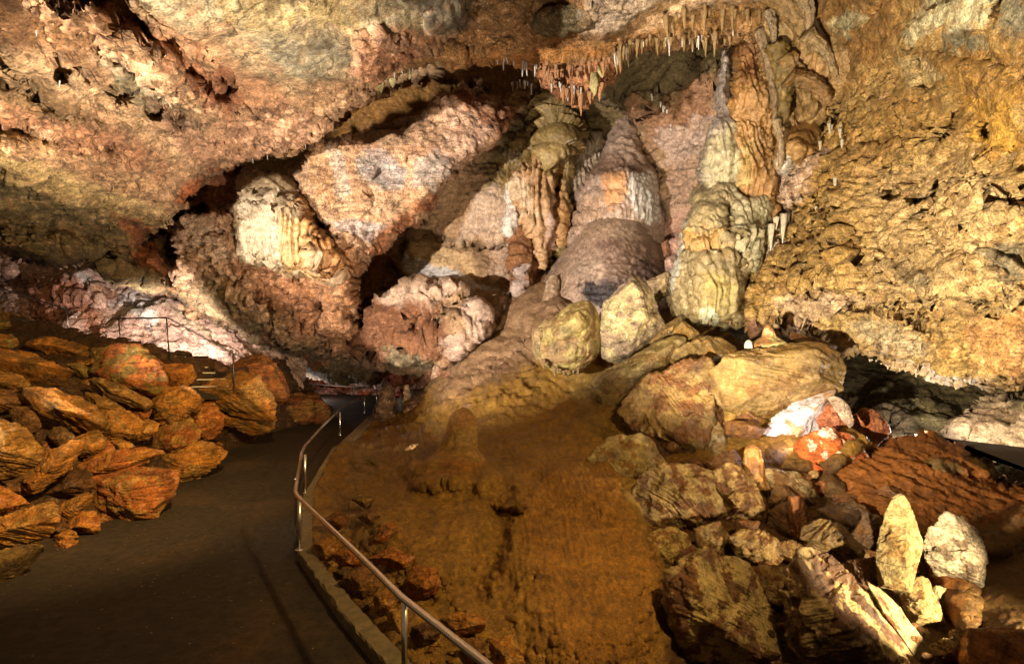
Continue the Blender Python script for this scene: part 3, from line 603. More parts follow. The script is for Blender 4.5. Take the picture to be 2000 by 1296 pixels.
# -- big golden wall
BAND = [(1480,200),(1640,200),(1720,130),(1800,200),(1900,300),(2230,300),(2230,460),(1900,470),(1780,520),(1650,640),(1440,640)]
st(sheet('cave_wall_right', [(1500,-190),(2230,-190),(2230,760),(2000,744),(1930,746),(1850,740),(1790,728),(1740,716),(1690,700),(1640,692),(1620,672),(1590,648),(1540,640),(1500,632),(1470,642),(1440,645),(1430,600),(1450,560),(1470,500),(1480,430),(1500,380),(1500,330),(1470,250),(1480,150),(1460,60),(1440,0)],
 [(1500,-150,13),(1500,50,16.5),(1480,200,18),(1480,400,17),(1450,620,15.5),(1600,640,14),(1700,700,12.5),(1850,740,10.5),(2000,744,9.2),(2200,750,7.5),(2000,500,8.8),(1800,500,11.5),(1650,500,14),(1650,250,14.8),(1800,250,11.8),(2000,250,8.8),(2000,0,7.8),(1800,0,10.5),(1650,0,13),(2200,-150,6)],
 (204,162,94), Wd=22, R=2.4, warp=9, mat='gold', jit=.13, fin=.02,
 D=[([(1780,105),(1800,90),(1860,100),(1880,70),(1940,40),(1950,-20),(2010,-40),(2200,-60),(2200,150),(2000,140),(1880,120),(1840,110),(1830,160),(1800,190)], 18, .25, 10),
    ([(1770,60),(1800,20),(1880,-20),(1950,-20),(1930,40),(1880,60),(1850,40),(1800,80),(1770,90)], 8, -.35, 8),
    ([(1795,88),(1850,95),(1870,110),(1830,104)], 8, .5, 5), ([(1960,165),(2000,140),(2080,110),(2080,150),(2000,165),(1970,175)], 8, .7, 5),
    ([(1860,215),(1880,215),(1865,255),(1840,275),(1825,292),(1835,262)],8,.7,5),(el(1917,255,14,5,-30),5,.4,4),(el(1812,225,22,30,10),16,.3,6),
    ([(1770,388),(1800,385),(1830,355),(1840,365),(1820,392),(1780,398)],7,1.0,4),([(1710,378),(1755,372),(1760,384),(1720,388)],7,.7,4),
    ([(1535,528),(1580,525),(1575,542),(1540,542)],5,1.2,3),([(1515,360),(1560,355),(1545,375),(1515,372)],6,.8,4),([(1615,300),(1700,270),(1800,250),(1700,290),(1620,312)],10,.3,8),
    ([(1580,230),(1615,232),(1608,270),(1585,285)],6,1.0,5),([(1450,655),(1470,640),(1480,655)],6,.6,4),
    ([(1500,420),(1620,380),(1640,440),(1560,500),(1500,480)],40,.5,12),([(1560,440),(1640,430),(1650,520),(1590,530)],30,-.5,10),
    (el(1700,560,120,36,10),60,-.5,14),(el(1880,560,110,50,10),60,-.45,14),(el(1900,420,90,50,-10),60,-.35,14),(el(1720,640,100,34,18),30,-.35,8),(el(1740,200,70,34,-20),40,-.35,10),
    ([(1920,480),(2000,490),(2000,520),(1960,500),(1930,495)],8,.35,6),([(1930,400),(1990,365),(2060,370),(2060,400),(1990,400)],10,.4,8),([(1650,590),(1740,605),(1790,612),(1740,618),(1660,600)],6,.35,6)],
 G=[([(1670,600),(1740,605),(1790,625),(1850,630)],4,.4),([(1930,320),(1970,310),(2010,330)],4,.35),([(1860,580),(1930,600),(1960,595)],4,.3),([(1980,250),(1975,290),(1920,320)],3,-.1),([(1620,150),(1640,100),(1700,40),(1730,0)],5,.35),([(1600,180),(1640,230),(1600,290)],4,.3),([(1840,420),(1850,450),(1900,450)],5,.4)],
 T=[([(1500,330),(1620,250),(1700,260),(1720,400),(1680,560),(1560,640),(1440,640),(1470,480)], 30, 'icicle', .22, .26),
    ([(1500,330),(1650,270),(1720,420),(1650,560),(1500,620),(1450,560)], 30, 'rag', .16, .45),
    ([(1600,640),(1850,740),(2000,744),(1950,640),(1700,610),(1480,625)], 20, 'rag', .12, .3), ([(1440,600),(1600,630),(1640,690),(1600,660),(1480,650)], 14, 'pop', .14, .22),
    (BAND,70,'strat',.09,.15,24),(None,0,'strat',.03,.4,20),(BAND,70,'hole',.5,.22,26),(BAND,50,'pit',.22,.26,26),([(1620,560),(1760,520),(2230,560),(2230,760),(1700,700)],60,'hole',.4,.4,14),([(1620,560),(2230,560),(2230,760),(1700,700)],40,'scal',.12,.7), (None,0,'bump',.2,1.6), ([(1500,250),(1700,200),(1750,400),(1650,640),(1450,640)],60,'rag',.07,.3)],
 Cc=[([(1770,60),(1800,10),(1880,-60),(1960,-60),(1930,40),(1880,60),(1850,42),(1780,90)], 8, (244,226,178), 1, 10),
     ([(1840,60),(1880,50),(1945,70),(1935,110),(1880,115),(1840,100)], 14, (142,134,106), .9, 10),([(1950,-190),(2220,-190),(2220,60),(2000,70),(1950,40)],16,(136,128,104),.9,12),
     ([(1450,-190),(1780,-190),(1770,60),(1700,140),(1640,200),(1500,100)],30,(170,122,58),.85,20),([(1620,40),(1670,10),(1700,30),(1660,70)],12,(206,196,156),.8,10),
     ([(1800,100),(2200,60),(2200,200),(1900,210),(1820,170)],26,(176,128,52),.85,20),
     ([(1640,230),(1800,160),(1850,220),(1750,330),(1560,440),(1500,420)],30,(192,146,74),.8,24),
     ([(1760,110),(1830,110),(1850,150),(1800,180),(1770,170)],14,(226,196,140),.8,10),
     ([(1500,330),(1530,290),(1600,300),(1620,330),(1560,400),(1520,420)],10,(238,200,176),.85,12),  # pinkish white here and on the next line: lit lips put into the colour
     ([(1480,420),(1560,400),(1530,500),(1490,520)],8,(238,208,180),.8,10),
     ([(1880,200),(2000,180),(2000,320),(1900,320)],24,(214,158,52),.85,20),([(1600,440),(1720,420),(1700,520),(1500,600),(1450,620),(1460,540)],30,(178,136,66),.8,20),
     ([(1700,330),(1900,300),(2000,350),(2000,600),(1850,600),(1600,640),(1700,540)],50,(232,192,132),.8,30),([(1500,600),(1620,560),(1700,590),(1560,640)],16,(238,198,164),.7,14),
     (el(1730,660,90,30,18),20,(236,212,170),.7,10),([(1900,480),(2000,470),(2000,560),(1940,540)],12,(150,138,110),.8,10),(el(1790,545,40,20,30),14,(150,130,96),.8,8),
     ([(1880,630),(2000,600),(2000,740),(1900,700)],20,(206,144,88),.7,14),([(1440,610),(1530,630),(1640,680),(1560,670),(1470,650)],10,(150,92,76),.8,8),(None,0,(156,108,44),.55)]))

# -- dark rear wall below the golden one
st(sheet('cave_wall_rear', [(1380,560),(2230,600),(2230,960),(1900,900),(1400,900)], [(1400,600,19),(1650,680,18.5),(2000,720,17),(2200,740,16),(1450,850,18),(1700,860,15.5),(1850,870,14.5),(2200,900,14)], (104,90,58), Wd=5, R=.5, mat='slab',
 D=[(el(1780,830,80,50,20),60,-.8,12)], T=[(el(1760,830,110,60,20),30,'pop',.3,.5),(None,0,'strat',.15,.3,-10)], Cc=[(el(1700,840,90,50,20),30,(124,104,76),.8),([(1520,640),(1620,650),(1600,690),(1540,680)],12,(150,150,108),.7)]))
st(sheet('cave_alcove_wall', [(1845,850),(1880,820),(1925,790),(1960,770),(2230,790),(2230,960),(2000,905),(1900,872)], [(1850,850,13.2),(1930,790,13.6),(2000,800,12.6),(2200,850,11),(2000,900,12),(2200,950,10.6)], (226,192,152), Wd=16, R=1.2, mat='pop',
 T=[(None,0,'strat',.2,.3,12),(None,0,'pit',.2,.35,12)], Cc=[([(1920,800),(2000,800),(2000,840),(1900,850)],12,(134,100,64),.7,16),([(1960,770),(2100,780),(2100,810),(1980,800)],8,(120,104,66),.8)]))

# -- pale wall behind the stairs, lit by its own lamp
st(sheet('stairway_wall', [(-230,470),(120,500),(560,520),(600,700),(560,790),(-230,800)], [(-200,500,27),(0,560,26),(200,560,25.5),(400,600,25),(550,680,27),(0,700,24),(250,700,22.5),(450,740,22.5)], (214,172,148), Wd=5, R=.5, mat='dry', warp=4,
 D=[([(-200,520),(60,545),(100,600),(160,660),(-200,650)],30,1.5,8),([(270,640),(300,640),(290,700),(275,690)],8,.5,5),([(100,545),(200,540),(200,600),(130,590)],20,-.6,10)],
 G=[([(400,640),(430,690),(480,720)],8,.5),([(210,560),(280,600),(350,680)],4,.2),([(100,590),(160,630),(200,660)],8,.4)],
 T=[([(60,530),(180,550),(220,650),(240,690),(100,640)],20,'rag',.35,.5),(None,0,'rag',.2,.7),([(0,560),(120,600),(140,660),(0,620)],20,'rag',.35,.4),([(180,540),(520,700),(300,720)],30,'bump',.3,1.2)],
 Cc=[([(60,540),(180,560),(220,660),(100,620)],20,(186,120,88),.8),([(160,545),(240,560),(330,600),(300,640),(220,600)],12,(244,228,214),.8),([(190,560),(240,565),(230,590),(190,585)],8,(196,130,80),.8,8),([(240,580),(300,610),(290,630),(240,610)],8,(180,172,160),.7,10),([(280,570),(400,640),(420,670),(330,610)],10,(190,170,130),.7,10),([(-200,500),(20,540),(60,640),(-200,660)],30,(110,76,56),.7),([(330,640),(520,720),(400,720)],20,(210,170,150),.6)]))

# -- far passage wall
st(sheet('passage_wall', [(480,660),(930,660),(930,830),(480,800)], [(500,680,44),(700,680,42),(900,680,38),(500,790,41),(700,800,40),(900,800,36)], (176,92,54), Wd=4, R=.5, mat='dry', warp=3,
 T=[(None,0,'rag',.6,1.0),(None,0,'pit',.8,.9,-25)], Cc=[([(630,690),(700,720),(760,760),(720,770),(640,740)],12,(206,170,150),.9,20),([(720,700),(800,710),(800,760),(730,770)],14,(222,176,150),.8,20),([(560,745),(740,770),(740,800),(600,800)],14,(170,130,116),.8,24)]))
st(sheet('passage_ceiling', [(500,660),(560,690),(640,700),(760,705),(850,712),(862,735),(800,742),(755,749),(700,746),(640,740),(560,728),(480,712)],
 [(520,690,30),(640,700,30),(760,710,30),(850,720,28),(560,735,34),(700,755,36),(800,742,31)], (150,124,74), Wd=12, R=2, warp=5, mat='slab', T=[(None,0,'strat',.3,.4,-18),([(640,700),(860,715),(860,750),(700,750)],20,'rag',.35,.6)],
 Cc=[([(640,700),(720,710),(840,716),(820,740),(740,750),(660,720)],12,(184,92,48),.9,14),([(635,705),(700,725),(760,750),(740,756),(680,740)],6,(232,206,190),.8,12),([(720,712),(760,730),(775,752),(745,750)],6,(232,206,190),.8,10)]))

# ---------------------------------------------------------------- ground
FLO = [(609,1080,8.3),(612,951,12.3),(665,863,18.2),(735,800,28),(640,1110,7.72),(700,1184,6.6),(800,1292,5.42),(1000,1440,4.35),(700,1100,7.9),(780,1200,6.45),(770,830,22.5),(850,760,23),(900,680,23.5),(1000,600,23),(1080,560,22.5),(1200,600,20),(1330,620,19.5),(1000,700,19.5),(1100,760,16.5),(960,830,14.5),(830,900,12.8),(700,950,11.5),(860,1000,9.6),(1050,900,11.4),(1060,1000,9.3),(1100,1150,7.2),(1200,1296,5.9),(1250,1000,9.2),(1250,850,12.2),(1400,800,12.5),(1500,900,9.8),(1500,1050,8),(1500,1296,5.7),(1700,950,9.2),(1700,1200,6.4),(2000,1296,5.2),(1900,1000,8.6),(2200,1050,7.5),(2000,1100,7.2)]
RUB = [(-200,1300,6),(0,1150,7.4),(100,1090,8.6),(280,1010,10.6),(440,885,16.6),(530,850,20.6),(640,820,25.5),(0,900,9.6),(150,850,11),(300,800,13.6),(450,770,17.6),(0,700,13.6),(200,680,15.2),(330,705,15),(560,720,25),(0,640,17),(-200,700,11),(-200,900,8)]
RED = [(1600,940,9.8),(1700,890,10.6),(1800,852,11.6),(1940,910,11),(2000,960,9.6),(2200,1050,7.6),(1700,1000,8.6),(1900,1000,8.8),(1850,1200,6.6),(2000,1296,5.0),(2200,1400,4.2),(1900,1440,4.9)]
def at(ctrl, x, y): return float(tps(ctrl, np.array([x], float), np.array([y], float))[0])
st(sheet('cave_floor', [(609,1085),(608,1070),(612,951),(664,866),(684,868),(714,834),(742,800),(760,790),(840,740),(850,690),(905,660),(960,630),(1010,580),(1060,520),(1180,560),(1300,560),(1400,640),(1500,700),(1700,860),(1800,940),(2230,1010),(2230,1460),(1010,1460),(800,1292),(700,1184)],
 FLO,
 (160,116,42), Wd=4, R=.3, warp=1, mat='mound', jit=.08, big=.13, fin=.03,
 D=[([(1630,930),(1680,880),(1800,840),(1950,900),(2230,1020),(2230,1460),(1880,1460),(1890,1250),(1810,1100),(1700,1000)],30,.7,6),([(1175,860),(1250,720),(1350,650),(1480,660),(1640,760),(1610,950),(1720,1010),(1870,1180),(1900,1330),(1330,1330),(1300,1110),(1235,960)],50,.6,8),(el(760,880,75,40,-10),36,-.9,8),(el(880,925,90,36,0),36,-.7,8),(el(830,1030,120,110,20),80,-.5,10),(el(1000,960,64,34,10),34,-.4,8),(el(1130,1080,150,230,-16),130,-.6,14),(el(1170,950,110,50,20),50,-.35,8),(el(1060,830,90,26,-14),40,.35,10),(el(960,1060,26,120,14),40,.3,10),
    (el(725,912,13,7,5),5,.35,3),(el(872,956,28,9,2),5,.45,3),(el(990,998,30,6,6),6,.3,6),(el(1044,1129,6,9,20),4,.4,2),([(600,1110),(720,1000),(860,1130),(930,1240),(1040,1300),(800,1400),(560,1200)],30,.12,10),
    ([(620,960),(690,960),(740,1050),(850,1160),(860,1200),(760,1200),(640,1080)],30,.1,8),
    (el(930,700,60,20,-30),20,-.4,6),(el(880,760,40,20,-20),16,-.4,6),(el(1090,640,50,60,20),40,-.8,8),(el(1050,590,60,50,-30),40,-.9,8)],
 G=[([(800,930),(840,890),(870,860),(850,850)],3,.08),([(1262,1000),(1265,1060),(1288,1108)],3,.25),([(1080,1296),(1150,1262),(1230,1260),(1260,1200)],2,.04),([(990,700),(960,740),(900,790)],4,.2),([(1060,640),(1020,690),(960,720)],4,.2),([(1210,780),(1215,830),(1260,870)],3,.15)],
 T=[(None,0,'scal',.03,.09),(None,0,'rag',.015,.12),(None,0,'bump',.05,.5),([(1040,900),(1200,900),(1290,1100),(1270,1300),(1020,1300),(1010,1050)],40,'flute',.07,.22,12),([(820,880),(960,900),(960,960),(830,960)],20,'flute',.05,.2,0),
    ([(850,690),(1040,560),(1300,560),(1300,700),(1000,800),(740,840)],50,'rag',.16,.8),([(960,760),(1250,740),(1250,880),(960,880)],30,'rag',.06,.5),([(600,1100),(700,950),(860,1130),(1000,1300),(640,1300)],30,'rag',.07,.2),(el(872,950,30,12,0),6,'icicle',.1,.05),(el(993,990,38,12,0),6,'icicle',.1,.05)],
 Cc=[([(850,690),(1040,540),(1300,540),(1300,680),(1060,700),(1000,740),(860,800)],60,(156,120,86),.95,20),([(1100,740),(1250,720),(1260,840),(1160,860)],30,(150,120,60),.6),
     ([(1040,900),(1200,900),(1290,1100),(1270,1300),(1100,1300),(1010,1050)],60,(160,108,38),.8,20),([(640,960),(720,960),(760,1060),(740,1080),(640,1040)],20,(150,116,64),.7),([(670,860),(760,850),(740,930),(680,960)],16,(160,132,82),.6),
     ([(720,860),(820,850),(840,900),(740,930)],20,(140,106,48),.6),([(1200,860),(1290,920),(1270,1060),(1220,960)],16,(170,144,76),.5),
     ([(1300,900),(1700,900),(2200,1000),(2200,1400),(1300,1400)],50,(92,62,30),.9),(None,0,(108,76,32),.4)]))
st(sheet('rubble_slope', [(-230,610),(120,640),(300,690),(460,720),(560,700),(600,745),(650,800),(640,830),(540,855),(440,890),(300,1020),(100,1100),(0,1170),(-230,1330)],
 RUB,
 (92,60,26), Wd=4, R=.3, warp=3, mat='boulder', D=[(None or [(-230,500),(700,500),(700,1400),(-230,1400)],10,.55,4)], T=[(None,0,'rag',.15,.5)]))
st(sheet('red_clay_bank', [(1600,940),(1620,905),(1680,890),(1740,858),(1800,852),(1880,870),(1925,895),(1945,935),(2010,960),(2230,1040),(2230,1460),(1860,1460),(1880,1250),(1800,1100),(1700,1010),(1640,990)],
 RED,
 (156,92,30), Wd=26, R=.9, warp=8, mat='mound', big=.2, D=[([(1820,900),(1860,885),(1925,895),(1945,935),(1900,930),(1830,925)],12,-.3,5),([(1900,1110),(2000,1060),(2200,1080),(2200,1240),(1900,1250)],40,.25,8)],
 T=[([(1600,850),(2200,950),(2200,1120),(1700,1060)],30,'rag',.09,.4),(None,0,'strat',.015,.12,-20)],
 Cc=[([(1900,1020),(2230,1060),(2230,1460),(1860,1460),(1870,1200)],50,(104,76,30),.95,16),([(1860,1240),(2200,1230),(2200,1440),(1870,1440)],20,(196,124,48),.8),(el(1840,915,40,10,10),8,(112,96,54),.8,6),([(1890,880),(1930,900),(1940,930),(1900,915)],8,(196,164,92),.8,6),([(1940,1010),(2000,1000),(2000,1050)],16,(206,168,116),.6,14),(None,0,(116,68,26),.45)]))
# footpaths
def ribbon(name, ptsL, ptsR, z, mat, thick=0):
    V = [(*p, z) for p in ptsL]+[(*p, z) for p in ptsR]; n = len(ptsL)
    return mesh_obj(name, V, [[i, n+i, n+i+1, i+1] for i in range(n-1)], M[mat], None, None, None, False)
def gp(x, y, z=0):   # ground point under a photo pixel
    d = (CZ-z)*FP/(y-HY); return ((x-1000)*d/FP, d)
floor_l = [(-9, -1), gp(-200, 1330), gp(-60, 1120), gp(60, 1060), gp(200, 1000), gp(380, 880), gp(480, 830), gp(540, 800), gp(520, 770)]
floor_r = [(1.0, -1), gp(860, 1450), gp(740, 1285), gp(600, 1085), gp(602, 960), gp(662, 868), gp(725, 812), gp(748, 795), gp(765, 772)]
st(ribbon('footpath', floor_l, floor_r, 0, 'asphalt'))
st(ribbon('upper_footpath', [gp(1850, 855, 1.1), gp(1800, 850, 1.1)], [gp(2230, 1000, 1.1), gp(2230, 900, 1.1)], 1.1, 'asphalt'))
# ---------------------------------------------------------------- flowstone bodies
def flow(name, label, cat, *a, group=None, **k):
    return tag(sheet(name, *a, **k), label, cat, group)
flow('flowstone_curtain', 'cream and grey fluted curtain with a domed top, below the popcorn ceiling lip', 'flowstone curtain',
 [(464,352),(476,338),(505,332),(545,342),(578,352),(592,378),(606,412),(632,448),(652,478),(662,505),(668,530),(655,545),(640,538),(630,524),(612,528),(600,518),(585,530),(568,524),(560,534),(550,520),(530,518),(520,508),(508,518),(496,506),(480,510),(468,498),(462,440)],
 [(464,350,19.6),(520,335,19.2),(580,352,19.6),(520,420,18.2),(600,420,18.9),(470,500,19),(560,520,18.5),(660,520,19.6)], (166,138,104), Wd=26, R=1.8, warp=5, mat='wet', step=2.4, fin=.02, big=.08, wsc=20,
 D=[([(464,352),(580,350),(600,400),(560,390),(480,395),(466,400)],20,.35,8),([(500,420),(540,400),(600,430),(660,510),(470,505),(475,440)],20,-.25,8),([(595,470),(640,480),(665,520),(640,545),(600,510)],12,-.3,6)],
 T=[([(462,400),(500,385),(560,395),(605,420),(665,540),(462,530)],24,'flute',.62,.34),([(480,390),(600,390),(600,420),(480,420)],14,'icicle',.22,.2),([(470,340),(590,345),(610,420),(480,420)],20,'strat',.12,.3,-35),([(600,480),(670,480),(670,545),(600,545)],12,'icicle',.3,.25),(None,0,'rag',.04,.25)],
 Cc=[([(480,390),(520,380),(560,400),(600,430),(560,520),(470,500)],22,(168,148,118),.85,14),([(590,360),(620,430),(665,520),(640,540),(600,470),(575,400)],14,(166,108,50),.85,10),([(540,420),(600,430),(610,520),(560,525)],20,(196,148,86),.7,14),([(470,340),(575,350),(560,385),(480,390)],16,(164,138,102),.9,12)])
flow('flowstone_curtain', 'narrow olive curtain in the shade under the hanging wall', 'flowstone curtain',
 [(956,330),(975,290),(1010,255),(1035,240),(1050,262),(1045,320),(1036,360),(1020,395),(1005,372),(990,392),(972,380),(960,398)],
 [(960,330,24),(1040,240,24.4),(1000,390,23.4),(1050,330,23.6)], (140,112,64), Wd=14, R=1.6, warp=5, mat='wet', step=2.4, T=[(None,0,'flute',.5,.5)], Cc=[([(985,300),(1010,290),(1010,330),(990,330)],10,(176,156,128),.8)])
flow('flowstone_curtain', 'long folded cream and tan curtain tapering to a point beside the terraced column', 'flowstone curtain',
 [(1000,362),(1012,345),(1042,300),(1060,290),(1088,292),(1092,340),(1084,400),(1076,450),(1068,486),(1060,512),(1052,520),(1046,498),(1042,470),(1032,452),(1018,420),(1004,400)],
 [(1000,362,23.6),(1088,292,24),(1055,400,22.4),(1055,515,22.6),(1086,400,23.4)], (204,158,110), Wd=12, R=1.4, warp=5, mat='wet', step=2.2, fin=.02,
 T=[(None,0,'flute',.75,.55,-4),(None,0,'rag',.05,.3)], Cc=[([(1040,300),(1090,290),(1086,380),(1060,340)],10,(150,116,62),.9),([(1065,380),(1086,380),(1070,480),(1060,480)],6,(214,180,166),.7,6),([(1000,360),(1020,350),(1050,420),(1020,420)],10,(236,204,166),.8)])
flow('flowstone_column', 'white rounded pillar at the upper end of the popcorn ledge', 'flowstone column',
 [(984,360),(996,350),(1006,356),(1010,400),(1012,440),(1002,466),(988,452),(984,400)], [(990,360,23.2),(1008,360,23.2),(1000,460,22.8)], (232,214,196), Wd=9, R=1.0, warp=4, mat='wet', step=2.2, T=[(None,0,'flute',.2,.3)])
flow('flowstone_column', 'tall olive and tan column with stacked terraces on top and close pleats below', 'flowstone column',
 [(1046,260),(1058,220),(1070,190),(1088,186),(1102,205),(1116,235),(1122,262),(1124,300),(1118,360),(1112,420),(1106,470),(1096,500),(1086,494),(1082,450),(1086,380),(1088,330),(1070,315),(1052,320)],
 [(1050,260,24.2),(1080,190,25),(1120,240,24.4),(1085,270,23),(1100,400,23.4),(1095,495,23),(1120,330,24.2)], (150,122,70), Wd=15, R=1.8, warp=4, mat='wet', step=2.2, fin=.02,
 T=[([(1040,180),(1130,180),(1130,300),(1040,310)],16,'tier',.65,.75),([(1040,200),(1130,190),(1130,310),(1040,320)],16,'flute',.22,.28),([(1070,290),(1130,280),(1130,510),(1070,510)],16,'flute',.45,.36)],
 Cc=[([(1084,340),(1100,330),(1100,480),(1084,480)],8,(206,150,92),.8,8),([(1060,280),(1090,280),(1090,310),(1060,310)],8,(196,164,104),.8,8)])
flow('flowstone_column', 'rough brown column between the popcorn ledge and the long folded curtain', 'flowstone column',
 [(1010,430),(1030,440),(1042,470),(1046,520),(1040,560),(1030,588),(1014,590),(1006,560),(1004,500)], [(1010,430,23.2),(1040,470,23.6),(1020,520,22.4),(1020,588,22.4)], (150,100,60), Wd=14, R=1.4, warp=6, mat='pop', step=2.4, T=[(None,0,'icicle',.3,.28),(None,0,'pop',.1,.3)], Cc=[([(1010,520),(1024,520),(1020,590),(1008,585)],6,(214,190,176),.8,6)])
flow('flowstone_curtain', 'dark pleated curtain hanging beside the tall upper dome', 'flowstone curtain',
 [(1114,310),(1135,290),(1165,268),(1176,280),(1168,330),(1150,370),(1135,420),(1126,470),(1112,500),(1108,440),(1112,370)], [(1114,310,25),(1170,280,25.4),(1120,490,24.4),(1160,350,25)], (166,142,116), Wd=6, R=1, warp=3, mat='wet', step=2.2, T=[(None,0,'flute',.7,.48)], Cc=[([(1110,380),(1126,380),(1124,490),(1110,490)],8,(84,60,34),.8,6)])
flow('flowstone_dome', 'tall upper dome with a white pleated skirt, standing behind the wide brown dome', 'flowstone dome',
 [(1228,216),(1243,222),(1252,240),(1256,270),(1268,300),(1282,326),(1288,360),(1294,400),(1300,440),(1302,480),(1250,500),(1120,510),(1104,500),(1112,440),(1122,395),(1134,355),(1150,325),(1166,292),(1184,258),(1208,232)],
 [(1228,216,26),(1200,300,23.6),(1150,340,24.6),(1260,300,24.4),(1210,340,22.4),(1130,420,23.6),(1290,400,23.6),(1210,430,21.8),(1110,490,23),(1300,480,23)], (196,164,142), Wd=30, R=2.6, warp=4, mat='wet', step=2.4, fin=.015, big=.05, wsc=30,
 D=[([(1150,325),(1200,312),(1270,330),(1300,440),(1300,500),(1110,500),(1130,380)],50,-.6,14)],
 T=[([(1180,215),(1260,220),(1270,320),(1150,330)],20,'scal',.16,.36),([(1205,330),(1300,335),(1300,440),(1210,430)],14,'flute',.34,.36),([(1100,350),(1210,335),(1210,470),(1100,480)],16,'icicle',.34,.28),(None,0,'rag',.04,.25)],
 Cc=[([(1222,338),(1284,336),(1296,440),(1230,425),(1218,380)],8,(240,224,210),.95,14,18),([(1186,338),(1222,338),(1218,410),(1190,410)],10,(226,164,110),.95,14,18),([(1150,320),(1190,300),(1270,320),(1280,336),(1150,350)],12,(150,116,94),.9,8),([(1110,400),(1180,380),(1180,430),(1110,460)],12,(196,158,126),.8,10)])
flow('flowstone_dome', 'wide brown rough dome with blackened lower edge in the middle of the hall', 'flowstone dome',
 [(1192,403),(1225,406),(1252,418),(1272,440),(1288,470),(1300,505),(1310,540),(1318,575),(1318,640),(1200,660),(1080,680),(985,665),(1000,630),(1012,600),(1036,566),(1062,535),(1085,508),(1106,478),(1124,448),(1148,420),(1170,408)],
 [(1192,403,21.6),(1280,450,21.6),(1315,560,20.6),(1200,480,19.4),(1120,480,21.2),(1040,570,22.2),(1100,600,20),(1200,600,18.6),(1290,600,19.4),(1200,660,18.4),(1000,650,22.4),(1080,660,20)], (180,148,124), Wd=34, R=3.0, warp=4, mat='wet', step=2.4, fin=.015, big=.05, wsc=30,
 T=[(None,0,'scal',.06,.17),([(1120,500),(1300,520),(1300,600),(1140,600)],20,'strat',.12,.25,-12),(None,0,'rag',.025,.22)],
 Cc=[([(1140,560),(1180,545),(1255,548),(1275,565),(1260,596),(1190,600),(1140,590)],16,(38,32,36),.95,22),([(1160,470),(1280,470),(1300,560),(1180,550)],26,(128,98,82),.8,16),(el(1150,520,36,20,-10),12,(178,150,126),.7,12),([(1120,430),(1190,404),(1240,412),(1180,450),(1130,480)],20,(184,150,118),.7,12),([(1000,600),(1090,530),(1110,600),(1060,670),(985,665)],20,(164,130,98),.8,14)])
lathe('stalagmite', (1076,592), (1082,536), 20.4, [(0,18),(.3,16),(.7,14),(.92,9),(1,3)], (160,126,94), (186,158,124), 'short blunt tan stump on the shoulder of the wide brown dome', d2=20.8, flute=.03)
# -- right-hand column group
flow('flowstone_column', 'smooth grey spire, topmost of the right-hand column group, spreading into pale ribs', 'flowstone column',
 [(1414,92),(1421,96),(1426,130),(1432,180),(1440,240),(1440,320),(1436,360),(1420,372),(1404,360),(1392,412),(1378,408),(1376,360),(1370,336),(1374,290),(1386,240),(1396,190),(1404,140)],
 [(1418,95,17.6),(1400,180,17.3),(1435,200,17.4),(1405,300,16.3),(1372,330,17),(1385,410,16.8),(1440,350,16.6)], (160,142,128), Wd=16, R=1.6, warp=4, mat='wet', step=2.2, fin=.015, wsc=25,
 T=[([(1360,230),(1445,230),(1445,420),(1360,420)],24,'flute',.30,.34,3),([(1370,300),(1420,300),(1410,380),(1370,380)],14,'icicle',.15,.15)], Cc=[([(1370,270),(1440,250),(1440,360),(1380,380)],26,(168,152,112),.85,18)])
flow('flowstone_column', 'dark brown ribbed column between the grey spire and the golden wall', 'flowstone column',
 [(1444,50),(1484,56),(1496,100),(1504,160),(1512,220),(1514,270),(1518,330),(1516,380),(1520,430),(1508,440),(1490,420),(1470,410),(1446,395),(1436,340),(1430,270),(1428,200),(1436,130)],
 [(1450,55,17.6),(1490,60,17.6),(1470,200,16.2),(1432,220,17),(1512,230,16.9),(1480,340,15.8),(1440,390,16.4),(1516,400,16.2)], (158,114,62), Wd=16, R=1.8, warp=4, mat='wet', step=2.2, fin=.015, wsc=30,
 T=[(None,0,'flute',.42,.30,2),([(1430,150),(1520,150),(1520,420),(1430,420)],20,'flute',.16,.14,2)], Cc=[([(1444,50),(1484,56),(1496,160),(1450,170)],20,(110,66,30),.9,12),([(1450,280),(1475,280),(1470,360),(1450,360)],10,(176,146,84),.7,8),([(1436,300),(1448,300),(1450,390),(1438,380)],5,(200,190,150),.8,5)])
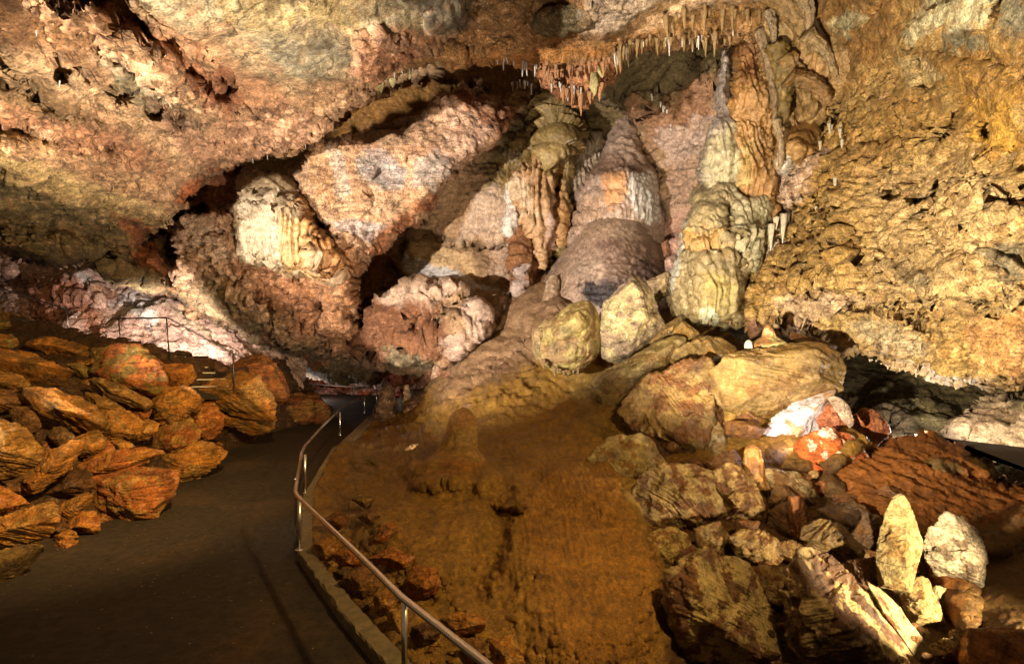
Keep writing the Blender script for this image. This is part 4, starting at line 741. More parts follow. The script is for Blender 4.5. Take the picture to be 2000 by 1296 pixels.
flow('flowstone_column', 'wet cream and olive flowstone mass with hanging fringes at the foot of the columns', 'flowstone column',
 [(1352,415),(1348,380),(1362,366),(1378,362),(1398,350),(1424,344),(1446,352),(1462,372),(1484,372),(1505,362),(1516,380),(1512,430),(1500,475),(1484,510),(1478,530),(1466,560),(1452,600),(1446,636),(1436,640),(1424,628),(1410,636),(1390,624),(1372,632),(1345,624),(1322,612),(1308,585),(1314,545),(1324,500),(1330,450),(1336,425),(1344,432)],
 [(1350,380,16.8),(1424,344,16.6),(1510,370,16.4),(1400,440,15.4),(1335,450,16.4),(1310,585,16),(1380,560,14.6),(1340,620,15.2),(1440,630,15.2),(1470,450,15.6),(1500,470,16.2)], (152,132,94), Wd=24, R=2.2, warp=5, mat='wet', step=2.2, fin=.03, big=.14, wsc=30,
 D=[([(1345,480),(1420,480),(1430,500),(1350,500)],10,.35,5),([(1350,400),(1415,410),(1420,480),(1350,485)],14,-.25,6),([(1415,395),(1430,400),(1425,460),(1412,440)],6,.5,4),([(1435,400),(1500,380),(1490,480),(1470,520),(1455,500),(1440,460)],10,-.3,6),([(1360,500),(1430,495),(1440,610),(1350,620)],16,-.25,8),([(1355,540),(1362,540),(1362,580),(1356,580)],5,.3,3)],
 T=[([(1400,360),(1430,360),(1430,470),(1390,470)],10,'flute',.24,.22),([(1350,455),(1420,455),(1420,490),(1350,490)],8,'icicle',.25,.16),([(1440,450),(1500,450),(1490,530),(1440,530)],10,'icicle',.35,.26),([(1305,500),(1350,480),(1350,630),(1305,620)],10,'flute',.25,.3,8),([(1350,490),(1440,490),(1440,620),(1350,620)],12,'flute',.28,.5,3),([(1430,370),(1510,370),(1490,470),(1440,470)],12,'flute',.2,.4),(None,0,'rag',.05,.2)],
 Cc=[([(1430,375),(1510,365),(1495,480),(1470,530),(1440,480)],10,(180,166,130),.9,14),([(1345,430),(1400,420),(1410,480),(1350,480)],14,(172,150,106),.8,10),([(1345,455),(1410,462),(1405,492),(1350,495)],16,(166,120,56),.8,22),([(1370,540),(1430,550),(1440,610),(1370,600)],16,(172,150,86),.8,12),(el(1384,612,20,12,30),6,(226,222,186),.9,6),([(1332,430),(1350,430),(1340,500),(1325,560),(1312,590),(1320,500)],6,(204,196,176),.8,6),([(1344,560),(1376,520),(1380,600),(1350,610)],14,(160,136,96),.7,10)])
flow('flowstone_bulb', 'rounded tan bulb with a fringed rim below the leaning brown tubes', 'flowstone bulb',
 [(1512,262),(1530,240),(1556,228),(1584,228),(1602,246),(1606,270),(1600,292),(1586,304),(1572,300),(1562,322),(1548,312),(1536,334),(1516,336),(1508,300)],
 [(1512,270,16),(1560,228,16.2),(1606,270,15.8),(1558,270,14.8),(1530,325,15.4)], (184,140,86), Wd=20, R=1.5, warp=4, mat='wet', step=2.2, fin=.02, T=[([(1510,290),(1610,280),(1600,340),(1510,340)],12,'icicle',.25,.2),(None,0,'scal',.04,.2)],
 Cc=[([(1525,290),(1545,290),(1545,335),(1520,335)],8,(236,222,206),.9,6),([(1540,230),(1600,235),(1600,260),(1550,260)],14,(164,112,52),.7,8)])
# -- leaning tubes
flow('flowstone_curtain', 'brown and cream ribbed fan spreading from the ceiling behind the leaning tubes', 'flowstone curtain',
 [(1462,-60),(1600,-60),(1618,0),(1632,50),(1664,96),(1668,130),(1652,165),(1640,172),(1622,205),(1604,238),(1560,240),(1522,262),(1506,220),(1498,140),(1484,60)],
 [(1470,-50,15.6),(1600,-50,14.4),(1560,60,14.7),(1650,120,14.3),(1500,150,16.2),(1560,180,15.6),(1600,230,15.6),(1520,250,16.1)], (170,134,86), Wd=14, R=1.4, warp=6, mat='wet', step=2.4, fin=.015,
 D=[([(1546,158),(1562,164),(1560,200),(1540,222),(1528,230),(1532,200)],6,1.2,3),([(1562,205),(1585,190),(1592,215),(1575,230)],6,1.2,3)],
 T=[(None,0,'flute',.55,.5,24),(None,0,'flute',.2,.22,24),([(1560,100),(1670,90),(1650,200),(1580,200)],16,'icicle',.3,.3,20)],
 Cc=[([(1500,-20),(1560,-30),(1620,60),(1600,80),(1530,30)],14,(206,190,170),.75,12),([(1500,60),(1530,60),(1530,240),(1510,230)],8,(140,118,66),.8,8),([(1590,100),(1650,110),(1640,160),(1600,150)],12,(196,150,96),.7,10)])
for (a, b, d1, d2, r1, r2, c1, lab) in [
  ((1506,-20),(1622,158),14.6,15.0,17,9,(178,140,88),'longest leaning brown tube, running from the ceiling down to the fringed pocket'),
  ((1500,20),(1508,104),15.2,15.3,8,3,(178,150,116),'short pale grey hanging finger between the ribbed column and the leaning tubes'),
  ((1484,60),(1516,250),15.9,15.6,8,5,(160,128,90),'thin grey tube lying along the ribbed brown column'),
  ((1516,90),(1524,250),15.4,15.4,15,10,(150,120,62),'upright olive tube above the left side of the tan bulb'),
  ((1534,110),(1586,232),15.2,15.2,13,14,(168,128,72),'leaning tan tube ending on top of the bulb'),
  ((1560,-20),(1578,70),14.2,14.4,12,7,(184,152,110),'pale upright tube at the very top of the leaning cluster'),
  ((1575,66),(1634,150),14.3,14.6,11,5,(188,156,110),'short wavy leaning tube, outermost of the cluster'),
  ((1540,150),(1620,200),15.0,14.8,14,12,(160,118,66),'stout cross tube above the dark hollow by the bulb'),
  ((1516,235),(1524,330),15.3,15.2,6,5,(190,160,120),'thin pale rib down the near side of the tan bulb')]:
    lathe('flowstone_tube', a, b, d1-.55, [(0,r1*1.25),(.15,r1),(.6,(r1+r2)/2),(.93,r2),(1,r2*.4)], tuple(int(v*.88) for v in c1), tuple(int(v*.76) for v in c1), lab, 'flowstone tube', 'leaning tubes at the top of the column group', 'wet', d2=d2-.35, m=32, bend=.7, rough=.16, flute=.2, vlen=5, fcount=9)
# -- stalagmites
lathe('stalagmite', (890,962), (906,796), 11.15, [(0,84),(.12,86),(.26,78),(.38,58),(.48,41),(.6,34),(.78,30),(.9,24),(.96,15),(1,4)], (156,114,48), (150,100,38), 'smooth rounded brown stalagmite rising from the flowstone slope', 'stalagmite', mat='mound', n=60, m=72, rough=.05, flute=.025, d2=11.9)
lathe('stalagmite', (752,838), (757,752), 23.5, [(0,30),(.15,26),(.4,24),(.7,17),(.9,11),(1,4)], (130,94,60), (100,70,44), 'knobbly brown stalagmite beside the kerb where the handrail ends', 'stalagmite', mat='dry', rough=.14, flute=.05, tier=.08)
lathe('stalagmite', (797,796), (793,752), 24, [(0,12),(.5,7),(1,5)], (186,150,110), None, 'thin tan stalagmite beside the dark knobbly mound', 'stalagmite', mat='dry', rough=.12)
lathe('stalagmite', (1502,692), (1500,634), 12.4, [(0,38),(.12,36),(.35,34),(.5,20),(.6,12),(.85,9),(1,3)], (204,186,124), (170,120,70), 'pale cone standing on a rounded base on top of the hollow boulder', 'stalagmite', rough=.07)
lathe('stalagmite', (1462,680), (1462,664), 12.2, [(0,8),(.7,7),(1,3)], (222,216,190), None, 'tiny white knob beside the pale cone', 'stalagmite', n=10, m=16)
lathe('stalagmite', (1470,948), (1470,868), 9.4, [(0,34),(.15,28),(.35,20),(.8,17),(.93,12),(1,3)], (168,122,62), (140,88,40), 'smooth brown finger standing in the shade under the hollow boulder', 'stalagmite', rough=.06)
lathe('stalagmite', (760,856), (748,838), 21.5, [(0,22),(.5,18),(1,6)], (120,92,58), None, 'flat brown stump at the foot of the knobbly stalagmite', 'stalagmite', n=14, m=24, rough=.2)

# -- hanging dripstone: one prototype each, then copies
def small_cone(name, c1, tipw, leaf=False):
    n, m = 9, 9; V = []; F = []
    for i in range(n):
        t = i/(n-1); r = (1-t)**.8*(1-tipw)+tipw
        if leaf: r = math.sin(math.pi*min(.18+t*.86, 1))**.8+.02
        for k in range(m):
            a = 2*math.pi*k/m; w = r*(1+.12*math.sin(3*a+i))
            V.append((.5*w*math.cos(a), .5*w*math.sin(a)*(.35 if leaf else 1), -t+(.05*math.sin(5*t+a))*(t < 1)))
    for i in range(n-1):
        for k in range(m): F.append([i*m+k, i*m+(k+1) % m, (i+1)*m+(k+1) % m, (i+1)*m+k])
    F.append(list(range(m))[::-1]); F.append([(n-1)*m+k for k in range(m)])
    V = np.array(V); col = np.tile(lin(c1), (len(V), 1))*(.75+.35*(-V[:, 2:3]))
    me = mesh_obj(name, V, F, M['wet'], np.clip(col, 0, .95)).data
    return me
_rs = random.Random(5)
def hang(name, cat, label, group, pts, n, ln, wd, d, me, jy=4, dj=.3):
    """n copies along a polyline of photo pixels at depth d; ln, wd in pixels"""
    pts = [np.array(p, float) for p in pts]; seg = [np.linalg.norm(b-a) for a, b in zip(pts[:-1], pts[1:])]; tot = sum(seg)
    for i in range(n):
        s = tot*min(max(i+.5+_rs.uniform(-1.6, 1.6), 0), n-.01)/n; k = 0
        while k < len(seg)-1 and s > seg[k]: s -= seg[k]; k += 1
        p = pts[k]+(pts[k+1]-pts[k])*min(s/seg[k], 1); dd = d if not callable(d) else d(p[0], p[1]); dd += _rs.uniform(-dj, dj)
        o = bpy.data.objects.new(name, me); C.objects.link(o); q_ = _rs.random(); L = (ln[0]*.6+(ln[1]*1.1-ln[0]*.6)*q_**2.6)*dd/FP; w = (wd[0]+(wd[1]-wd[0])*(.3*_rs.random()+.9*q_))*dd/FP
        o.location = U(p[0], p[1]-3+_rs.uniform(-jy, jy), dd); o.scale = (w, w, L); o.rotation_euler = (_rs.uniform(-.08, .08), _rs.uniform(-.08, .08), _rs.uniform(-.6, .6))
        tag(o, label, cat, group)
straw = small_cone('soda_straw', (232,220,204), .35); fang = small_cone('stalactite', (184,130,84), .05); green = small_cone('stalactite', (156,122,74), .05); leaf = small_cone('calcite_shield', (190,170,112), .02, True); white = small_cone('stalactite', (232,214,186), .1)
for o in [o for o in bpy.data.objects if o.data in (straw, fang, green, leaf, white)]: bpy.data.objects.remove(o)
hang('soda_straw','soda straw','tiny white straw under the popcorn lip above the fluted curtain','straws under the popcorn lip',[(480,312),(560,294),(605,272),(640,240)],12,(8,14),(2,3),19.2,straw)
hang('soda_straw','soda straw','single thin white straw hanging from the smooth upper ceiling','straws on the smooth ceiling',[(4,38),(5,40)],2,(20,26),(2.5,3),8.3,straw)
for x, y, l in ((112,-4,26),(108,42,10),(71,62,18),(116,160,20),(150,50,7)):
    hang('soda_straw','soda straw','single thin white straw hanging from the smooth upper ceiling','straws on the smooth ceiling',[(x,y),(x+1,y)],1,(l,l+1),(2.2,2.8),at([(-200,-150,6),(0,0,7.5),(300,0,8.5),(600,260,17),(0,250,10),(200,300,13.5)],x,y)-.1,straw,0,0)
hang('calcite_shield','calcite shield','olive leaf-shaped blade under the ceiling edge above the brown pocket','blades above the brown pocket',[(744,160),(770,150),(800,132)],5,(24,34),(9,14),19.6,leaf)
hang('calcite_shield','calcite shield','olive leaf-shaped blade under the ceiling edge above the brown pocket','blades above the brown pocket',[(848,112),(882,100)],4,(26,40),(9,14),18.6,leaf)
hang('soda_straw','soda straw','short straw along the ceiling edge above the brown pocket','straws above the brown pocket',[(745,158),(800,128),(870,96),(890,110)],14,(8,22),(2.5,4),19,straw)
hang('soda_straw','soda straw','thin straw under the brown ceiling ledge beside the dense orange fringe','straws under the brown ledge',[(960,118),(1010,122),(1060,126)],13,(10,34),(3,4.5),18.4,straw)
hang('soda_straw','soda straw','thin straw on the rough rock below the brown ledge','straws below the brown ledge',[(990,168),(1020,160),(1050,165)],9,(10,26),(3,4),23.2,straw)
hang('stalactite','stalactite','orange-tan stalactite in the dense fringe under the middle of the ledge','dense orange fringe',[(1062,138),(1080,158),(1110,176),(1150,182),(1180,160)],26,(18,42),(7,13),17.6,fang,8,.7)
hang('stalactite','stalactite','orange-tan stalactite in the dense fringe under the middle of the ledge','dense orange fringe',[(1064,128),(1120,140),(1190,120)],24,(18,34),(6,11),16.9,fang,8,.5)
hang('soda_straw','soda straw','white straw at the tips of the dense orange fringe','straws of the dense orange fringe',[(1078,160),(1110,176),(1135,172)],12,(14,26),(3,4.5),17.4,straw)
hang('calcite_shield','calcite shield','big pale leaf-shaped blade at the lowest end of the dense orange fringe','blades of the dense orange fringe',[(1140,150),(1156,152),(1172,130),(1188,112)],6,(36,54),(13,19),17.2,leaf)
hang('stalactite','stalactite','greenish stalactite along the ledge between the orange fringe and the grey spire','greenish fringe',[(1195,104),(1260,76),(1340,70),(1400,58),(1445,62)],64,(12,44),(4,11),16.4,green,8,.6)
hang('soda_straw','soda straw','white straw along the ledge between the orange fringe and the grey spire','straws of the greenish fringe',[(1200,108),(1262,80),(1340,78),(1440,64)],16,(12,28),(2.5,4),16.2,straw)
hang('stalactite','stalactite','greenish stalactite along the ledge between the orange fringe and the grey spire','greenish fringe',[(1300,30),(1360,20),(1430,14),(1500,24)],34,(14,46),(5,12),15.2,green,8,.4)
hang('stalactite','stalactite','pink-white stalactite on the low shelf above the grey spire','shelf above the grey spire',[(1346,76),(1370,70),(1400,66)],7,(10,30),(5,10),16.6,white)
hang('stalactite','stalactite','tiny white tooth along the lower rim of the golden wall','teeth on the rim of the golden wall',[(1530,642),(1570,642),(1610,655)],10,(7,12),(3,5),lambda x,y: 14.6,white,2,.1)
hang('stalactite','stalactite','tiny white tooth along the lower rim of the golden wall','teeth on the rim of the golden wall',[(1690,700),(1740,717),(1790,729),(1850,741),(1900,745)],26,(5,10),(3,4.5),lambda x,y: 12.6-(x-1690)*.012,white,2,.1)
hang('stalactite','stalactite','small cream stalactite on the golden wall beside the column group','stalactites on the golden wall',[(1560,300),(1640,240),(1650,330),(1560,380),(1620,420),(1540,470)],18,(10,28),(4,8),lambda x,y: 16.3-(x-1500)*.013,white,14,.15)
hang('stalactite','stalactite','cream fang hanging beside the wet foot of the column group','fangs beside the column foot',[(1500,440),(1520,430),(1545,420)],5,(30,58),(9,14),15.3,white,6,.1)
hang('stalactite','stalactite','small fang at the bottom rim of the wet column foot','fangs under the column foot',[(1340,614),(1390,622),(1440,632)],12,(8,18),(5,8),15.2,green,3,.1)
hang('stalactite','stalactite','white fang on the pinkish wall behind the upper dome','fangs on the pinkish wall',[(1270,190),(1300,215),(1310,250)],9,(8,16),(3,5),22.6,straw,10,.1)
hang('stalactite','stalactite','small yellow drip on the lower rim of the smooth yellow-green boulder','drips on the yellow-green boulder',[(1062,704),(1085,722),(1110,728),(1138,712)],13,(12,26),(7,10),15.0,green,3,.05)
# ---------------------------------------------------------------- fallen rocks
LB = (188,122,44); LR = (174,100,40); LO = (150,104,44); LY = (176,126,58)
def lrock(poly, c1, c2, label, off=0, k=5, **kw):
    A = np.array(poly); cx = A[:, 0].mean(); cy = A[:, 1].mean(); lo = A[:, 1].max()
    d = .35*at(RUB, cx, min(lo, 1250))+.65*at(RUB, cx, cy)
    d = d-.12+off
    rock('boulder', poly, d, c1, c2, label, 'boulder', 'fallen boulders beside the footpath', kw.pop('thick', .8), 'boulder', k=k, **kw)
LEFT = [
 ([(-60,815),(20,820),(60,850),(90,878),(75,908),(0,942),(-60,942)], LY, LO, 'large tan boulder cut by the frame, level with the two long leaning slabs', -.2),
 ([(30,930),(45,915),(105,868),(165,848),(190,850),(170,890),(120,932),(65,972),(36,962)], LB, LO, 'long brown slab leaning up over the dark gap near the big rough-edged block', -.15),
 ([(150,915),(180,890),(300,872),(316,885),(290,908),(200,944),(172,940)], LB, LR, 'flat orange slab bridging above the big rough-edged block', -.15),
 ([(175,942),(220,920),(280,910),(345,925),(338,955),(280,1018),(225,1020),(190,992)], LR, LY, 'big reddish block with a crumbly yellow underside at the path edge', -.1),
 ([(305,905),(340,870),(385,863),(450,882),(425,910),(390,937),(345,955),(318,932)], LB, LY, 'low spreading rock with a ragged yellow rim reaching farthest onto the path', 0),
 ([(-60,945),(15,948),(57,985),(30,1002),(-60,1022)], LB, LR, 'rounded brown rock below the large tan boulder at the frame edge', 0),
 ([(-60,1035),(60,985),(128,970),(110,1012),(113,1030),(85,1062),(0,1097),(-60,1102)], LY, LB, 'broad pale-faced slab with a split tan and orange top low on the pile', -.15),
 ([(108,1005),(130,975),(175,963),(185,980),(160,1002),(122,1030)], LO, LB, 'twisted wedge resting against the broad pale-faced slab', -.05),
 ([(127,1035),(150,1000),(195,998),(197,1035),(160,1042)], LB, LR, 'small brown block between the twisted wedge and the reddish block', 0),
 ([(100,1062),(150,1048),(160,1060),(110,1086)], LR, LB, 'small red stone on the very edge of the asphalt', 0),
 ([(-60,1100),(85,1060),(104,1080),(90,1104),(0,1165),(-60,1200)], (128,96,44), (110,80,38), 'dark olive rock lowest on the pile, next to the path', 0),
 ([(100,1050),(145,1032),(160,1048),(110,1062)], LB, None, 'thin brown flake above the small red stone', .1),
 ([(-60,665),(0,670),(60,678),(130,703),(165,738),(182,765),(172,778),(120,768),(60,757),(-60,722)], LB, LO, 'longest orange boulder sloping down from the frame edge high on the pile', -.35),
 ([(28,674),(60,660),(130,661),(165,675),(185,697),(165,710),(120,702),(60,690)], LB, LO, 'low hump of brown rock behind the longest orange boulder', .3),
 ([(175,732),(190,695),(215,677),(245,670),(290,690),(314,715),(322,755),(300,779),(240,762),(180,742)], LR, (140,110,46), 'largest reddish boulder with a green-tinged shoulder in front of the stairs', -.5),
 ([(310,715),(345,708),(374,712),(383,735),(366,757),(320,752)], LB, LR, 'orange boulder just below the stairs, right beside the largest reddish one', -.3),
 ([(172,742),(195,734),(250,753),(307,787),(298,800),(250,797),(200,777)], LY, (120,86,40), 'pointed orange slab lying across the foot of the largest reddish boulder', -.5),
 ([(45,765),(90,752),(150,773),(190,798),(203,825),(187,847),(165,854),(130,837),(60,802)], LO, LB, 'big smooth olive-brown slab tilted down towards the path', -.4),
 ([(-60,714),(30,720),(72,750),(55,767),(-60,762)], LO, LY, 'olive rock with a grey smear below the longest orange boulder', -.2),
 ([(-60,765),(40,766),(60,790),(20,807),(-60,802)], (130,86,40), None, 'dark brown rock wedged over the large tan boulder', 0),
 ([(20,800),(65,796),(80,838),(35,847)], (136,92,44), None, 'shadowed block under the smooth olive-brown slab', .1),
 ([(168,768),(205,773),(242,800),(222,808),(180,802)], LO, None, 'small olive wedge under the pointed orange slab', -.1),
 ([(192,803),(258,806),(275,823),(260,857),(200,855),(186,830)], LB, LY, 'square-cut orange block in the middle of the pile', -.2),
 ([(250,800),(300,796),(294,814),(266,824)], LR, None, 'small reddish flake above the square-cut orange block', -.15),
 ([(300,790),(312,768),(338,755),(378,762),(393,792),(362,817),(330,832),(303,814)], LB, LO, 'rounded brown boulder with a cracked olive patch below the stairs', -.9),
 ([(358,810),(385,793),(413,789),(433,812),(430,842),(398,858),(360,837)], LR, LB, 'rounded rock with scratched grooves, leaning on the wedge boulder', -1.5),
 ([(376,762),(430,748),(485,731),(507,740),(536,785),(539,815),(490,824),(420,797),(380,777)], LY, LB, 'huge banded orange wedge with a sharp upper edge beside the path', -1.7),
 ([(423,808),(460,803),(532,818),(535,835),(505,849),(455,832),(428,826)], LB, LY, 'low ragged rock tucked under the huge banded wedge', -1.3),
 ([(455,718),(485,700),(507,697),(532,708),(554,745),(559,770),(540,783),(510,772),(468,745)], (150,96,40), LR, 'tall rounded dark orange boulder standing behind the huge banded wedge', 0),
 ([(530,790),(560,774),(590,770),(627,785),(642,805),(624,828),(538,830)], (146,84,34), LO, 'wide lumpy brown rock, farthest of the pile along the path', 0),
 ([(580,776),(600,766),(622,772),(620,786),(590,786)], (130,84,40), None, 'small dark lump on top of the farthest wide rock', .6),
 ([(243,867),(262,836),(285,818),(307,830),(302,852)], LY, LB, 'upright pointed rock beside the ragged yellow slab', -.2),
 ([(295,852),(325,825),(367,813),(396,848),(387,864),(320,882),(298,875)], LY, LR, 'ragged yellow slab with crumbled edges in front of the scratched rock', -.35),
 ([(118,872),(165,852),(190,838),(205,860),(200,882),(140,890)], LB, LO, 'brown boulder between the long leaning slab and the square-cut block', 0),
 ([(165,897),(190,866),(215,860),(224,880),(205,897)], LR, None, 'small reddish boulder propped over the flat orange slab', 0),
 ([(213,862),(245,858),(262,872),(232,890)], LB, LY, 'small tan stone right of the propped reddish boulder', 0),
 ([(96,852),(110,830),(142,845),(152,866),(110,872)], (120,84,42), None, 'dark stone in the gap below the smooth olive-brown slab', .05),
 ([(130,712),(165,710),(180,730),(160,738)], (144,114,50), None, 'small olive stone beside the green-tinged shoulder', -.2),
 ([(-30,628),(22,624),(22,640),(-30,648)], (136,108,50), None, 'small olive stone highest on the pile at the frame edge', 0),
 ([(-20,655),(30,655),(35,670),(15,684),(-20,676)], LB, (150,120,60), 'tan stone below the highest olive one', -.3),
 ([(175,682),(210,678),(206,692),(180,700)], (150,120,54), None, 'small yellow-green stone behind the largest reddish boulder', .3),
 ([(-60,638),(0,636),(0,652),(-60,660)], LR, None, 'red-brown stone just above the tan stone at the frame edge', .2),
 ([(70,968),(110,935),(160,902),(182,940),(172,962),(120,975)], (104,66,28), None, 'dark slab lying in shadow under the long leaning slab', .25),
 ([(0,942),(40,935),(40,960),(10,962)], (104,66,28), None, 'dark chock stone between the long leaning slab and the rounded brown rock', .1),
 ([(388,745),(420,738),(440,748),(400,762)], (120,74,32), None, 'dark flat stone at the foot of the stairs', 0),
 ([(120,1010),(135,1030),(112,1050),(100,1040)], (110,70,30), None, 'small dark stone behind the thin brown flake', .15),
]
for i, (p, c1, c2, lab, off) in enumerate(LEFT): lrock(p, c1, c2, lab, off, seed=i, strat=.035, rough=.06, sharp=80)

MUD = (124,80,36); CR = (184,152,98); CR2 = (160,130,80); YB = (170,128,56)
def rr(poly, d, c1, c2, label, **kw):
    A_ = np.array(poly, float); poly = ((A_-A_.mean(0))*1.06+A_.mean(0)).tolist()
    if kw.get('mat') != 'boulder' and kw.get('mat') != 'wet':
        c1 = (int(c1[0]*.88), int(c1[1]*.85), int(c1[2]*.76)); c2 = c2 and (int(c2[0]*.88), int(c2[1]*.85), int(c2[2]*.76))
    kw.setdefault('mat', 'wetboulder'); kw.setdefault('rough', .07); kw.setdefault('strat', .02)
    return rock(kw.pop('name', 'boulder'), poly, d, c1, c2, label, 'boulder', kw.pop('group', 'tumbled rocks below the column group'), kw.pop('thick', .8), k=5, **kw)
rr([(1172,680),(1175,630),(1190,590),(1235,552),(1256,565),(1268,608),(1286,635),(1265,668),(1230,694),(1185,690)], 15.6, (160,134,104), (196,172,120), 'large upright grey-brown boulder with pocked face in front of the wide brown dome', nf=4, seed=4, mat='boulder', strat=.01)
g = rr([(1058,695),(1068,640),(1105,605),(1150,596),(1170,645),(1165,685),(1140,715),(1108,728),(1078,718)], 15.6, (172,148,86), (146,114,68), 'smooth yellow-green boulder with a dripping fringe beside the upright grey one', sharp=12, strat=0, rough=.07, mat='wet', seed=2)
rr([(1040,650),(1068,620),(1085,640),(1075,690),(1062,712),(1044,690)], 16.2, (170,140,92), None, 'brown drip-edged lump leaning on the yellow-green boulder', sharp=7, strat=0, mat='wet')
rr([(1155,757),(1165,735),(1195,716),(1262,690),(1300,663),(1338,660),(1334,682),(1280,724),(1232,768),(1207,802),(1178,787)], 14.2, (176,154,104), (150,120,74), 'long cream tongue of rock slanting down from the column foot', sharp=9, strat=.01, thick=.5, seed=1)
rr([(1270,668),(1300,635),(1327,620),(1328,642),(1290,670)], 15.0, (150,122,72), CR2, 'thin slab on edge between the upright boulder and the cream tongue')
rr([(1264,550),(1307,534),(1310,562),(1282,590)], 18.2, (176,146,104), None, 'small angular tan rock behind the upright boulder', mat='boulder')
rr([(1312,655),(1335,630),(1362,650),(1360,667),(1330,665)], 14.6, CR2, YB, 'rounded cream rock directly under the wet column foot')
rr([(1303,705),(1350,668),(1400,658),(1437,695),(1395,717),(1340,724)], 13.8, CR2, YB, 'wet cream rock with folded top above the broad lit boulder', thick=.6)
rr([(1212,802),(1260,745),(1330,713),(1390,718),(1398,780),(1420,850),(1402,905),(1350,898),(1270,855)], 12.4, (160,128,76), MUD, 'broad lit boulder with rippled cream face and a mud-brown lower half', mixr=.4, seed=5, thick=.6)
rr([(1255,850),(1350,885),(1410,890),(1400,925),(1320,915),(1270,895)], 11.9, MUD, (100,64,30), 'brown shelf in shadow under the broad lit boulder')
rr([(1157,895),(1190,863),(1250,855),(1294,910),(1270,937),(1215,957),(1173,930)], 10.8, (196,174,126), YB, 'pale cream boulder perched on the edge of the flowstone slope', mixr=.35, seed=3)
# hollow boulder: roof, bright underside
hb = empty('hollow_boulder', U(1520,780,11.6)); tag(hb, 'huge overhanging cream boulder with a glowing white hollow beneath it', 'boulder', 'tumbled rocks below the column group')
rock('roof', [(1390,737),(1420,700),(1475,680),(1560,684),(1612,680),(1638,710),(1648,757),(1600,772),(1525,808),(1480,812),(1415,790),(1402,770)], 11.8, (146,114,62), (118,84,38), parent=hb, k=6, thick=.6, mat='wetboulder', mixr=.4, seed=8)
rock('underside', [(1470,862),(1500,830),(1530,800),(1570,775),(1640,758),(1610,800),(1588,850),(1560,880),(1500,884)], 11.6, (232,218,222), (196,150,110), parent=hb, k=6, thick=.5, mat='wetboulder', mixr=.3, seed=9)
rock('foot', [(1405,790),(1480,808),(1500,830),(1475,858),(1440,850),(1412,820)], 11.9, YB, MUD, parent=hb, k=5, thick=.6, mat='wetboulder')
rr([(1545,650),(1560,684),(1610,690),(1640,680),(1600,676),(1570,690)], 12.6, MUD, None, 'brown crust on the roof of the hollow boulder')
rr([(1568,690),(1585,680),(1608,676),(1612,690),(1590,700)], 12.0, CR, None, 'small cream chip lying on the roof of the hollow boulder')
rr([(1412,824),(1470,826),(1495,838),(1470,856),(1425,850)], 11.0, (150,98,42), MUD, 'flat brown block under the near side of the hollow boulder')
rr([(1618,778),(1640,763),(1672,832),(1662,842)], 10.9, (190,160,136), None, 'narrow stone stick leaning against the hollow boulder', thick=.3, mat='boulder', group='rocks in the lit hollow')
rr([(1598,800),(1640,788),(1662,835),(1650,857),(1608,852)], 11.4, (176,106,72), (150,80,46), 'reddish rock behind the narrow stone stick', mat='boulder', group='rocks in the lit hollow')
rr([(1666,812),(1690,796),(1717,808),(1740,842),(1722,868),(1685,872),(1668,842)], 11.9, (182,112,70), (150,80,40), 'rounded orange rock right of the narrow stone stick', mat='boulder', sharp=8, group='rocks in the lit hollow')
rr([(1560,872),(1600,844),(1650,848),(1688,896),(1642,922),(1608,934),(1572,902)], 10.5, (196,98,40), (232,204,178), 'orange and white streaked rock at the mouth of the glowing hollow', mixr=.42, mat='boulder', group='rocks in the lit hollow', seed=2)
rr([(1655,845),(1685,850),(1690,872),(1665,868)], 11.3, (170,84,38), None, 'small orange rock between the streaked rock and the clay bank', mat='boulder', group='rocks in the lit hollow')
rr([(1588,905),(1620,925),(1628,950),(1600,945)], 10.0, (200,90,36), None, 'small orange stone below the streaked rock', mat='boulder', group='rocks in the lit hollow')
